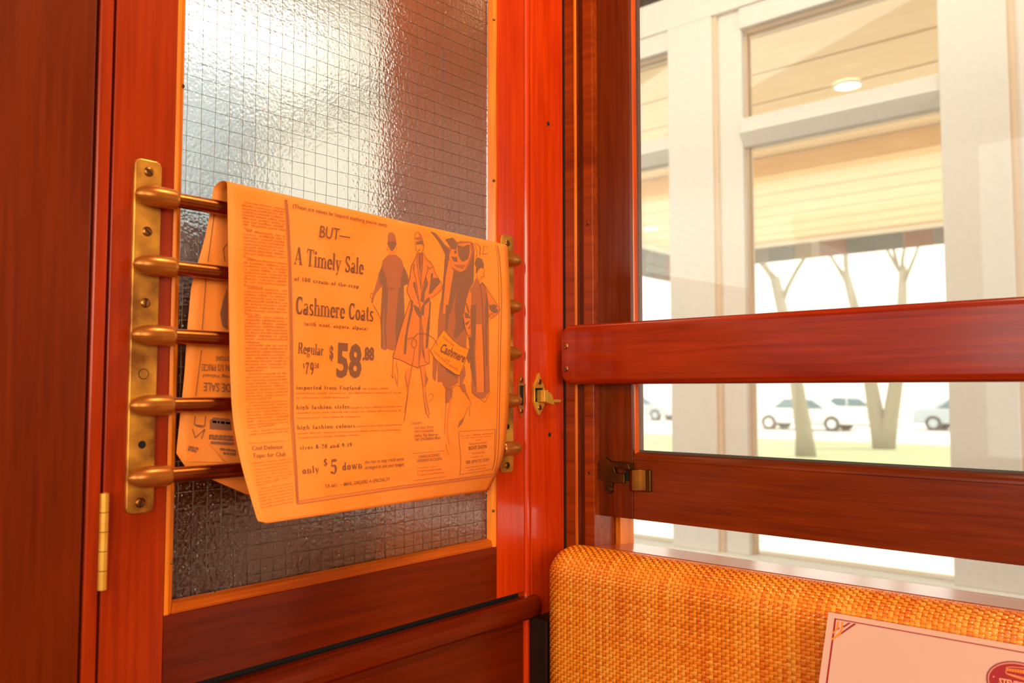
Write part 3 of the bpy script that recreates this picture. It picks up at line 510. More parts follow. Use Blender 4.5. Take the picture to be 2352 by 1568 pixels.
P_LINES = [[0,1.2,[[0.4285,0.2595],[0.4422,0.2783],[0.4567,0.3031]]],[0,1.0,[[0.4307,0.2233],[0.4206,0.2282],[0.4196,0.239],[0.4258,0.2412]]],[0,0.8,[[0.4857,0.0865],[0.4829,0.0936],[0.4886,0.0917]]],[0,0.8,[[0.5184,0.081],[0.5196,0.09]]],[0,1.0,[[0.4879,0.2037],[0.5073,0.2017]]],[1,1.0,[[0.5904,0.0565],[0.5908,0.0785],[0.5974,0.0835],[0.6059,0.0866],[0.6147,0.0837],[0.6225,0.0718],[0.625,0.059]]],[1,0.9,[[0.589,0.0515],[0.5917,0.0327],[0.599,0.0235],[0.6111,0.0257]]],[1,1.1,[[0.5972,0.0871],[0.584,0.1075],[0.573,0.1221],[0.5688,0.1394],[0.5636,0.1683],[0.5536,0.1984],[0.5533,0.2089],[0.5663,0.231],[0.5435,0.2862],[0.5216,0.3398],[0.4983,0.4047],[0.5002,0.4072]]],[1,1.1,[[0.62,0.083],[0.6331,0.0992],[0.6503,0.1067],[0.6566,0.1127],[0.6666,0.1358],[0.6881,0.1627],[0.6921,0.1815],[0.6803,0.1945],[0.6482,0.2209]]],[1,1.1,[[0.5834,0.1184],[0.5808,0.1379],[0.5884,0.1653],[0.5946,0.2191],[0.6025,0.2575]]],[1,1.1,[[0.6355,0.1183],[0.6369,0.1258],[0.6272,0.1461],[0.6156,0.1768],[0.6059,0.218]]],[1,1.2,[[0.6173,0.0845],[0.6167,0.1083],[0.6096,0.1483],[0.6056,0.1929]]],[1,1.0,[[0.5971,0.0883],[0.5941,0.1111],[0.5992,0.1496],[0.6052,0.178]]],[1,1.0,[[0.5749,0.117],[0.5849,0.1231],[0.5776,0.1316]]],[1,1.0,[[0.632,0.1175],[0.6458,0.1234],[0.6551,0.116]]],[1,1.0,[[0.4994,0.4065],[0.5297,0.4143],[0.5631,0.4294],[0.5956,0.4402],[0.5974,0.4338],[0.6201,0.4323],[0.6378,0.4263],[0.6361,0.3803]]],[1,0.9,[[0.5804,0.3801],[0.5699,0.431],[0.5647,0.4507]]],[1,0.9,[[0.6097,0.3802],[0.6202,0.4209],[0.6325,0.4255]]],[1,1.0,[[0.6009,0.4346],[0.6111,0.5013],[0.6142,0.5448],[0.6238,0.5964],[0.6322,0.6148]]],[1,0.9,[[0.6189,0.5247],[0.6246,0.5644],[0.6363,0.6021]]],[1,0.8,[[0.5664,0.4507],[0.5541,0.4988]]],[1,1.0,[[0.552,0.5261],[0.5417,0.5882],[0.5364,0.6084],[0.5344,0.6221]]],[1,0.8,[[0.5409,0.4613],[0.5491,0.491],[0.5557,0.5064]]],[1,1.0,[[0.4996,0.3925],[0.4963,0.4597],[0.4979,0.4698],[0.4906,0.4609]]],[1,0.9,[[0.5029,0.4542],[0.5107,0.4894],[0.5156,0.497]]],[1,0.9,[[0.5099,0.4185],[0.516,0.4604],[0.514,0.4895]]],[1,0.8,[[0.6106,0.4913],[0.6136,0.5395],[0.6214,0.5937],[0.6341,0.6188]]],[1,0.8,[[0.6205,0.5108],[0.6309,0.5742],[0.6357,0.6047]]],[1,1.1,[[0.5531,0.3538],[0.5649,0.3492],[0.5767,0.3503],[0.587,0.3592],[0.5869,0.3708],[0.5767,0.3786],[0.5682,0.3721],[0.5674,0.3619],[0.5767,0.3478],[0.5905,0.3372],[0.6147,0.3354],[0.6375,0.3416],[0.6517,0.3494],[0.6639,0.3586],[0.6624,0.3579],[0.6703,0.373]]],[1,0.8,[[0.6321,0.5363],[0.643,0.5267],[0.652,0.5326],[0.6501,0.5466],[0.6355,0.5562]]],[2,0.9,[[0.6952,0.5006],[0.7069,0.5156],[0.7352,0.5101],[0.7518,0.5049],[0.7676,0.5095]]],[2,0.9,[[0.7046,0.5165],[0.7058,0.5662],[0.7015,0.6254],[0.697,0.6834]]],[2,0.9,[[0.7044,0.7222],[0.7071,0.749],[0.7176,0.7821]]],[2,0.9,[[0.7961,0.5344],[0.8142,0.5699],[0.8083,0.5903],[0.8113,0.622]]],[2,0.9,[[0.8019,0.5837],[0.7847,0.6225],[0.7573,0.6615]]],[4,1.1,[[0.6953,0.3225],[0.7312,0.3521],[0.7668,0.373],[0.8044,0.3838],[0.7865,0.4221],[0.7628,0.4696],[0.7436,0.4651],[0.6966,0.4384],[0.6624,0.4141],[0.6412,0.3872],[0.6669,0.3545],[0.6953,0.3225]]],[3,0.9,[[0.8772,0.0964],[0.8798,0.1026],[0.8732,0.11],[0.8771,0.1146],[0.8728,0.122],[0.8626,0.1231],[0.8594,0.1343]]],[3,0.9,[[0.8431,0.1151],[0.8449,0.1252],[0.8561,0.1504],[0.8654,0.1412]]],[3,1.0,[[0.8655,0.1393],[0.8838,0.1552],[0.9057,0.1847],[0.9308,0.2134],[0.9474,0.2369],[0.946,0.2407],[0.9245,0.2632],[0.8983,0.2816]]],[3,0.9,[[0.8561,0.1504],[0.8624,0.1809],[0.8654,0.2599],[0.8675,0.3279],[0.879,0.5335]]],[3,1.0,[[0.8228,0.0142],[0.8421,0.0271],[0.8506,0.0496],[0.8455,0.0668]]],[3,1.0,[[0.8402,0.0154],[0.8647,0.0272],[0.8637,0.0601]]],[3,1.0,[[0.8553,0.0146],[0.8667,0.0355],[0.8602,0.0554]]],[3,1.0,[[0.8831,0.0188],[0.8756,0.0532],[0.8965,0.0483]]],[3,1.0,[[0.883,0.0201],[0.9009,0.0212]]],[3,0.9,[[0.779,0.2701],[0.7834,0.308],[0.798,0.3387],[0.8126,0.3348]]],[3,0.9,[[0.798,0.3387],[0.8017,0.3459],[0.8139,0.3421]]],[3,0.9,[[0.8131,0.4997],[0.8217,0.5357],[0.8479,0.5511],[0.879,0.5721],[0.9024,0.5361]]],[3,0.9,[[0.8946,0.2672],[0.9064,0.2557],[0.9154,0.2638]]]]
P_RULES = [[3.2,[[0.1609,0.0098],[0.1648,0.061],[0.1684,0.1633],[0.1696,0.2761],[0.17,0.379],[0.1686,0.4985],[0.1609,0.6405],[0.1488,0.7773],[0.1342,0.9218]]],[1.2,[[0.1558,0.0113],[0.1591,0.062],[0.1627,0.1641],[0.1639,0.2764],[0.1643,0.379],[0.1628,0.4982],[0.1545,0.6399],[0.1429,0.7763],[0.1296,0.9245]]],[1.5,[[0.1307,0.9264],[0.309,0.9222],[0.518,0.918],[0.7636,0.9193],[0.9924,0.9184]]],[1.2,[[0.1352,0.9151],[0.3094,0.9108],[0.5165,0.907],[0.7593,0.9076],[0.9794,0.9056]]],[1.8,[[0.9491,0.0039],[0.9563,0.0534],[0.957,0.0938],[0.9574,0.148],[0.9524,0.2847],[0.9497,0.3647],[0.9506,0.4833],[0.9533,0.6248],[0.9645,0.7746],[0.9724,0.8652],[0.9831,0.9117]]],[1.0,[[0.9408,0.0036],[0.9478,0.0546],[0.9448,0.1495],[0.9393,0.3647],[0.94,0.5361],[0.9452,0.6904],[0.9528,0.7996],[0.9608,0.8805]]],[1.3,[[0.5616,0.7551],[0.6986,0.7566]]],[1.3,[[0.5707,0.8922],[0.7166,0.8917]]],[1.3,[[0.7608,0.6771],[0.9369,0.681],[0.9435,0.7723],[0.9602,0.8844],[0.8645,0.8884],[0.7857,0.8907],[0.7608,0.6771]]],[0.9,[[0.0294,0.6538],[0.1331,0.6555]]]]
P_TEXTS = [["s","(These are values far beyond anything you've seen)",[0.1783,0.0322],[0.4854,0.0291],[0.1786,0.0196]],["s","BUT\u2014",[0.2565,0.0929],[0.3543,0.0905],[0.261,0.0646]],["d","A Timely Sale",[0.1797,0.1688],[0.3984,0.1712],[0.1833,0.1238]],["b","of 100 cream-of-the-crop",[0.1789,0.2124],[0.3812,0.2145],[0.1791,0.2015]],["d","Cashmere Coats",[0.1813,0.2977],[0.4304,0.3072],[0.1834,0.253]],["b","(with wool, angora, alpaca)",[0.2055,0.3245],[0.4099,0.3313],[0.2056,0.3151]],["d","Regular",[0.1864,0.3905],[0.2643,0.3973],[0.1888,0.3642]],["B","$",[0.2833,0.4049],[0.2957,0.4063],[0.2838,0.3728]],["B","58",[0.3038,0.4548],[0.3865,0.46],[0.3074,0.3684]],["B",".88",[0.3918,0.4104],[0.4318,0.4117],[0.3923,0.3767]],["b","79",[0.207,0.4456],[0.2329,0.447],[0.2093,0.4127]],["b","$",[0.2002,0.4287],[0.2067,0.4289],[0.2006,0.4159]],["b","50",[0.2352,0.4297],[0.25,0.4308],[0.2356,0.4155]],["b","imported from England",[0.1788,0.4907],[0.3826,0.5017],[0.1792,0.4786]],["b","high fashion styles",[0.1765,0.5552],[0.3433,0.5634],[0.1774,0.5416]],["b","high fashion colours",[0.1718,0.6212],[0.3569,0.6295],[0.1734,0.6078]],["b","sizes 8-20 and 9-19",[0.1705,0.6907],[0.3391,0.6976],[0.1717,0.6753]],["b","only",[0.1648,0.7979],[0.2187,0.7985],[0.1674,0.7633]],["b","$",[0.2348,0.7701],[0.2491,0.7702],[0.239,0.7356]],["b","5",[0.2521,0.8127],[0.2767,0.8149],[0.2612,0.7398]],["b","down",[0.2955,0.8019],[0.3654,0.8031],[0.2981,0.7628]],["s","the rest on easy credit terms",[0.3744,0.7801],[0.5239,0.7839],[0.3775,0.7628]],["s","arranged to suit your budget.",[0.3733,0.8085],[0.5247,0.8131],[0.3759,0.7905]],["s","TA 661 \u2014 MAIL ORDERS A SPECIALTY",[0.2272,0.8763],[0.4671,0.8791],[0.2275,0.8614]],["s","sketched\u2014",[0.5608,0.6341],[0.6117,0.6338],[0.5626,0.6241]],["s","only four from",[0.5705,0.6525],[0.6487,0.6543],[0.5728,0.6416]],["s","many beautiful",[0.5711,0.6653],[0.6497,0.6688],[0.5735,0.6547]],["s","styles. See them on",[0.5713,0.6823],[0.6682,0.6857],[0.5736,0.6706]],["s","our 2nd fashion floor.",[0.5716,0.6982],[0.6823,0.7007],[0.574,0.6852]],["s","CHARGE ACCOUNTS",[0.5837,0.7809],[0.6749,0.7824],[0.5835,0.767]],["s","OR BUDGET ACCOUNTS",[0.5763,0.8023],[0.6856,0.8045],[0.5762,0.7878]],["s","Credit personally arranged",[0.5915,0.855],[0.6868,0.857],[0.591,0.8456]],["s","THIRD ANNUAL ROTARY",[0.81,0.7411],[0.9003,0.7423],[0.8094,0.7324]],["s","BOAT SHOW",[0.8112,0.7667],[0.9023,0.7668],[0.8095,0.7485]],["s","FEB 10TH TO 15TH",[0.8046,0.8414],[0.9217,0.8405],[0.8017,0.8247]],["s","Community Building",[0.8263,0.7912],[0.892,0.7914],[0.8257,0.7824]],["s","Civil Defence",[0.0346,0.6774],[0.12,0.6809],[0.0356,0.6631]],["s","Topic for Club",[0.0322,0.704],[0.1252,0.7086],[0.034,0.6884]],["k","Cashmere",[0.6764,0.3885],[0.7795,0.4266],[0.6924,0.3645]],["s","Imported",[0.6918,0.3471],[0.7348,0.3738],[0.6977,0.3416]],["s","WOOL ALPACA",[0.6523,0.391],[0.7125,0.4336],[0.6569,0.3857]],["s","ANGORA",[0.7162,0.4366],[0.7552,0.4539],[0.7198,0.4309]],["s","with",[0.7012,0.4148],[0.7198,0.4244],[0.7043,0.41]]]
P_GREEKS = [[[0.3891,0.5016],[0.4823,0.5052],0.0062],[[0.1787,0.5055],[0.5268,0.5217],0.0062],[[0.1792,0.5195],[0.3407,0.5276],0.0062],[[0.3484,0.5637],[0.5285,0.569],0.0062],[[0.1761,0.5702],[0.5236,0.5841],0.0062],[[0.1758,0.5859],[0.3766,0.5947],0.0062],[[0.36,0.6283],[0.5264,0.6341],0.0062],[[0.1719,0.6366],[0.5268,0.6529],0.0062],[[0.1724,0.6516],[0.3704,0.6583],0.0062],[[0.5906,0.8365],[0.6784,0.8385],0.0062],[[0.5933,0.8731],[0.707,0.874],0.0062],[[0.7707,0.6983],[0.9285,0.7005],0.0062],[[0.7811,0.7087],[0.9207,0.7115],0.0062],[[0.8439,0.7234],[0.8652,0.7234],0.0062],[[0.8264,0.8111],[0.8913,0.8093],0.0062],[[0.8078,0.8642],[0.9271,0.8625],0.0062],[[0.8267,0.8786],[0.918,0.8762],0.0062],[[0.0444,0.0465],[0.1525,0.043],0.0055],[[0.0367,0.0555],[0.153,0.0508],0.0055],[[0.0371,0.0628],[0.1535,0.0582],0.0055],[[0.0375,0.0698],[0.154,0.0653],0.0055],[[0.038,0.0766],[0.1545,0.0723],0.0055],[[0.0384,0.0833],[0.1551,0.0791],0.0055],[[0.0388,0.09],[0.1553,0.0858],0.0055],[[0.0392,0.0966],[0.1554,0.0925],0.0055],[[0.0394,0.1033],[0.0838,0.1091],0.0055],[[0.0475,0.1089],[0.1555,0.106],0.0055],[[0.0394,0.1168],[0.1555,0.1128],0.0055],[[0.0394,0.1237],[0.1556,0.1197],0.0055],[[0.0394,0.1308],[0.1557,0.1267],0.0055],[[0.0394,0.1382],[0.1557,0.134],0.0055],[[0.0394,0.1458],[0.1558,0.1416],0.0055],[[0.0394,0.1535],[0.1559,0.1494],0.0055],[[0.0394,0.1613],[0.156,0.1572],0.0055],[[0.0394,0.169],[0.078,0.1749],0.0055],[[0.0475,0.1757],[0.1561,0.173],0.0055],[[0.0395,0.1844],[0.1562,0.1809],0.0055],[[0.0395,0.1922],[0.1563,0.1888],0.0055],[[0.0395,0.1999],[0.1565,0.1967],0.0055],[[0.0396,0.2076],[0.1566,0.2046],0.0055],[[0.0396,0.2152],[0.1567,0.2124],0.0055],[[0.0396,0.2229],[0.1568,0.2203],0.0055],[[0.0396,0.2305],[0.1569,0.2281],0.0055],[[0.0397,0.2382],[0.0921,0.2414],0.0055],[[0.0478,0.2451],[0.1571,0.2437],0.0055],[[0.0397,0.2533],[0.1573,0.2515],0.0055],[[0.0397,0.2608],[0.1574,0.2592],0.0055],[[0.0397,0.2683],[0.1575,0.2669],0.0055],[[0.0397,0.2757],[0.1576,0.2745],0.0055],[[0.0398,0.2831],[0.1575,0.2821],0.0055],[[0.0397,0.2905],[0.1574,0.2896],0.0055],[[0.0397,0.2977],[0.1573,0.297],0.0055],[[0.0397,0.3048],[0.081,0.3073],0.0055],[[0.0478,0.3115],[0.1571,0.3114],0.0055],[[0.0398,0.3187],[0.157,0.3185],0.0055],[[0.0398,0.3256],[0.1569,0.3256],0.0055],[[0.0398,0.3324],[0.1568,0.3325],0.0055],[[0.0398,0.3392],[0.1567,0.3395],0.0055],[[0.0398,0.346],[0.1566,0.3465],0.0055],[[0.0398,0.3528],[0.1565,0.3534],0.0055],[[0.0398,0.3596],[0.1564,0.3604],0.0055],[[0.0398,0.3665],[0.0767,0.3677],0.0055],[[0.0479,0.3734],[0.1562,0.3744],0.0055],[[0.0398,0.3803],[0.1561,0.3815],0.0055],[[0.0397,0.3874],[0.1559,0.3887],0.0055],[[0.0397,0.3946],[0.1558,0.396],0.0055],[[0.0396,0.4018],[0.1556,0.4034],0.0055],[[0.0395,0.4093],[0.1554,0.411],0.0055],[[0.0394,0.4169],[0.1552,0.4188],0.0055],[[0.0393,0.4248],[0.155,0.4267],0.0055],[[0.0391,0.433],[0.0912,0.4329],0.0055],[[0.0472,0.4417],[0.1547,0.4434],0.0055],[[0.039,0.45],[0.1546,0.452],0.0055],[[0.039,0.4589],[0.1545,0.4609],0.0055],[[0.0389,0.468],[0.1544,0.4699],0.0055],[[0.0388,0.4773],[0.1542,0.4791],0.0055],[[0.0387,0.4869],[0.1541,0.4885],0.0055],[[0.0385,0.4966],[0.1539,0.4981],0.0055],[[0.0383,0.5065],[0.1536,0.5077],0.0055],[[0.038,0.5165],[0.114,0.5152],0.0055],[[0.0458,0.5272],[0.153,0.5274],0.0055],[[0.0373,0.5368],[0.1526,0.5374],0.0055],[[0.0369,0.547],[0.1522,0.5473],0.0055],[[0.0363,0.5572],[0.1517,0.5573],0.0055],[[0.0357,0.5673],[0.1511,0.5672],0.0055],[[0.0353,0.5774],[0.1504,0.5771],0.0055],[[0.0354,0.5874],[0.1498,0.5869],0.0055],[[0.0354,0.5974],[0.1493,0.5967],0.0055],[[0.0354,0.6074],[0.105,0.6031],0.0055],[[0.0434,0.6181],[0.1482,0.6164],0.0055],[[0.035,0.6275],[0.1476,0.6263],0.0055],[[0.0309,0.727],[0.1397,0.7232],0.0055],[[0.0304,0.7404],[0.1386,0.7361],0.0055],[[0.0298,0.7546],[0.1375,0.7496],0.0055],[[0.029,0.7695],[0.1362,0.7638],0.0055],[[0.0282,0.785],[0.1349,0.7786],0.0055],[[0.0273,0.8009],[0.1335,0.7937],0.0055],[[0.0263,0.8168],[0.1321,0.8091],0.0055],[[0.0253,0.8324],[0.0898,0.8166],0.0055],[[0.0327,0.8492],[0.1294,0.8393],0.0055],[[0.0235,0.8621],[0.1281,0.8538],0.0055],[[0.0226,0.8755],[0.127,0.8674],0.0055],[[0.0217,0.888],[0.1259,0.8801],0.0055],[[0.0208,0.9002],[0.1247,0.8922],0.0055],[[0.0198,0.9122],[0.1236,0.9039],0.0055],[[0.0185,0.9242],[0.1225,0.9156],0.0055]]
P_MARKS = [[0.5829,0.8308],[0.5838,0.8513],[0.5851,0.8685]]
P_BACKTEXTS = [["DE SALE",[-0.5205,1.2062],[-0.5478,1.2073],[-0.5203,1.1983]],["ring Values!",[-0.5206,1.2141],[-0.5487,1.215],[-0.5206,1.2112]],["N 1/2 PRICE!",[-0.5222,1.2245],[-0.5501,1.2243],[-0.5221,1.2183]],["STORE",[-0.5224,1.2324],[-0.5362,1.232],[-0.5223,1.2282]]]
P_BACKLINES = [[[-0.5405,1.3675],[-0.546,1.3206]],[[-0.5475,1.3043],[-0.5502,1.2563]],[[-0.5504,1.2374],[-0.5552,1.1948]],[[-0.5268,1.34],[-0.5307,1.3345],[-0.5287,1.323]],[[-0.5552,1.1764],[-0.5559,1.1684],[-0.5456,1.1669],[-0.5449,1.1761]],[[-0.5575,1.1644],[-0.5548,1.1564],[-0.5455,1.164],[-0.5487,1.1549]]]
P_BACKPOLYS = [[[-0.5259,1.2981],[-0.5297,1.2853],[-0.5325,1.2726],[-0.53,1.2611],[-0.525,1.2577]],[[-0.5405,1.172],[-0.537,1.1747],[-0.5204,1.1727],[-0.5188,1.1619],[-0.5403,1.1639]],[[-0.5392,1.1525],[-0.5163,1.1502],[-0.5163,1.1477],[-0.5391,1.15]],[[-0.5542,1.1679],[-0.5473,1.1665],[-0.5473,1.1653],[-0.5541,1.1667]]]
P_BACKGK = [[[-0.5169,1.1556],[-0.541,1.1578]],[[-0.5168,1.1527],[-0.541,1.1554]],[[-0.5138,1.1422],[-0.5319,1.1452]],[[-0.5138,1.1389],[-0.5283,1.1409]],[[-0.5515,1.1462],[-0.5609,1.1483]],[[-0.5536,1.1439],[-0.5617,1.146]],[[-0.519,1.1685],[-0.5387,1.1707]]]
P_BACKL = [[-0.5418,0.0,1.388],[-0.5498,0.0,1.3535],[-0.5613,0.0005,1.303],[-0.5644,0.0005,1.2544],[-0.566,0.0005,1.2143],[-0.569,0.001,1.1786],[-0.5719,0.001,1.1433]]
P_BACKBOT = [[-0.5719,0.001,1.1433],[-0.5689,0.001,1.1384],[-0.5613,0.001,1.134],[-0.525,0.001,1.117],[-0.5032,0.001,1.1053]]
P_FLAP = [[-0.5632,-0.001,1.1354],[-0.5436,-0.001,1.1511],[-0.526,-0.001,1.1323]]

news = empty('newspaper_page', (-.345, -.02, 1.08)); tag(news, 'orange newspaper page with a coat sale advertisement, hung over the top brass bar', 'newspaper')
mb = MB(); NS, NT = 40, 44
rows = []
def srow(t):
    out = []
    for i in range(NS+1):
        s = i/NS
        # rounded lower corners
        d = (1-t)*.31; lo = 0; hi = 1
        if d < .010: lo = (.010-math.sqrt(max(0, .010**2-(.010-d)**2)))/.38
        s2 = lo+(hi-lo)*s; out.append(sheet(s2, t))
    return out
for j in range(NT+1): rows.append(srow(1-j/NT))
# fold over the bar and the rear half
top = rows[-1]
for k in range(1, 9):
    a = PI*k/9
    row = []
    for i, p in enumerate(top):
        yb = p[1]; rr = (yb-.0005)/2
        row.append((p[0], .0005+rr+rr*math.cos(a), p[2]+.0065*math.sin(a)-.003*(1-math.cos(a))/2))
    rows.append(row)
def lerp3(K, q):
    q = min(max(q, 0), .9999)*(len(K)-1); i = int(q); u = q-i
    return [a+(b-a)*u for a, b in zip(K[i], K[i+1])]
nb = 20
for k in range(1, nb+1):
    v = k/nb; L0 = lerp3(P_BACKL, v); Rb = [-.152-.012*v, .0005, 1.3798-(1.3798-1.105)*v]
    row = []
    for i in range(NS+1):
        s = i/NS; p = [a+(b-a)*s for a, b in zip(L0, Rb)]
        # sloping lower edge
        zb = 1.1433-.47*max(0, (p[0]+.572))-.010*min(1, max(0, (p[0]+.572))/.006)
        zt = 1.3835
        p[2] = zt-(zt-max(zb, 1.098))*v if v > 0 else p[2]
        row.append(p)
    rows.append(row)
n = NS+1
mb.add([p for r in rows for p in r], [(j*n+i, j*n+i+1, (j+1)*n+i+1, (j+1)*n+i) for j in range(len(rows)-1) for i in range(NS)], 0, True)
sh = mb.build('sheet', PAPER, news); so = sh.modifiers.new('thickness', 'SOLIDIFY'); so.thickness = .00012; so.offset = 0
MB().prism([(x, y-.0008, z) for x, y, z in P_FLAP], (0, .0003, 0)).build('folded_corner', PAPER, news)

def S3(s, t, off):
    p = sheet(s, t); return (p[0], p[1]-off, p[2])
def fill(mb, pts, off, m=0):
    """flat print: a filled polygon in page coordinates laid on the paper"""
    from mathutils.geometry import tessellate_polygon
    P = [Vector((a, b, 0)) for a, b in pts]
    st = [tuple((P[i].x, P[i].y) for i in tri) for tri in tessellate_polygon([P])]
    while st:
        a, b, c = st.pop()
        e = [(math.dist(a, b), 0), (math.dist(b, c), 1), (math.dist(c, a), 2)]; L, k = max(e)
        if L > .018:
            v = [a, b, c]; p, q, r = v[k], v[(k+1) % 3], v[(k+2) % 3]; mm = ((p[0]+q[0])/2, (p[1]+q[1])/2)
            st += [(p, mm, r), (mm, q, r)]
        else: mb.add([S3(*a, off), S3(*b, off), S3(*c, off)], [(0, 1, 2)], m)
def stroke(mb, pts, wpx, off, m=0):
    h = wpx/2/640
    sub = [pts[0]]
    for a, b in zip(pts, pts[1:]):
        k = max(1, int(math.dist(a, b)/.02))
        for i in range(1, k+1): sub.append((a[0]+(b[0]-a[0])*i/k, a[1]+(b[1]-a[1])*i/k))
    for a, b in zip(sub, sub[1:]):
        dx, dy = b[0]-a[0], b[1]-a[1]; l = math.hypot(dx, dy) or 1; nx, ny = -dy/l*h, dx/l*h; ex, ey = dx/l*h*.6, dy/l*h*.6
        q = [(a[0]+nx-ex, a[1]+ny-ey), (b[0]+nx+ex, b[1]+ny+ey), (b[0]-nx+ex, b[1]-ny+ey), (a[0]-nx-ex, a[1]-ny-ey)]
        mb.add([S3(*p, off) for p in q], [(0, 1, 2, 3)], m)
LAY = {'M': 0, 'L': 1, 'D': 2, 'P': 3}
FIGL = ['printed drawing of a woman seen from behind in a dark coat', 'printed drawing of a woman in a pale open coat', 'printed drawing of a large dark coat', 'printed drawing of a woman in profile in a loose coat', 'printed drawing of a sewn tag']
for fig in (0, 1, 2, 4, 3):
    mb = MB(); ordn = {0: 0, 1: 12, 2: 0, 3: 26, 4: 46}[fig]
    for g, tone, pts in P_POLYS:
        if g == fig: ordn += 1; fill(mb, pts, .0003+ordn*.000012, LAY[tone])
    for g, wpx, pts in P_LINES:
        if g == fig: stroke(mb, pts, wpx, .00125, 2)
    tag(mb.build('coat_drawing' if fig != 4 else 'tag_drawing', [INK_M, INK_L, INK_D, INK_P], news), FIGL[fig])
for wpx, pts in P_RULES:
    mb = MB(); stroke(mb, pts, wpx, .00072); mb.build('printed_rule', INK_M, news)
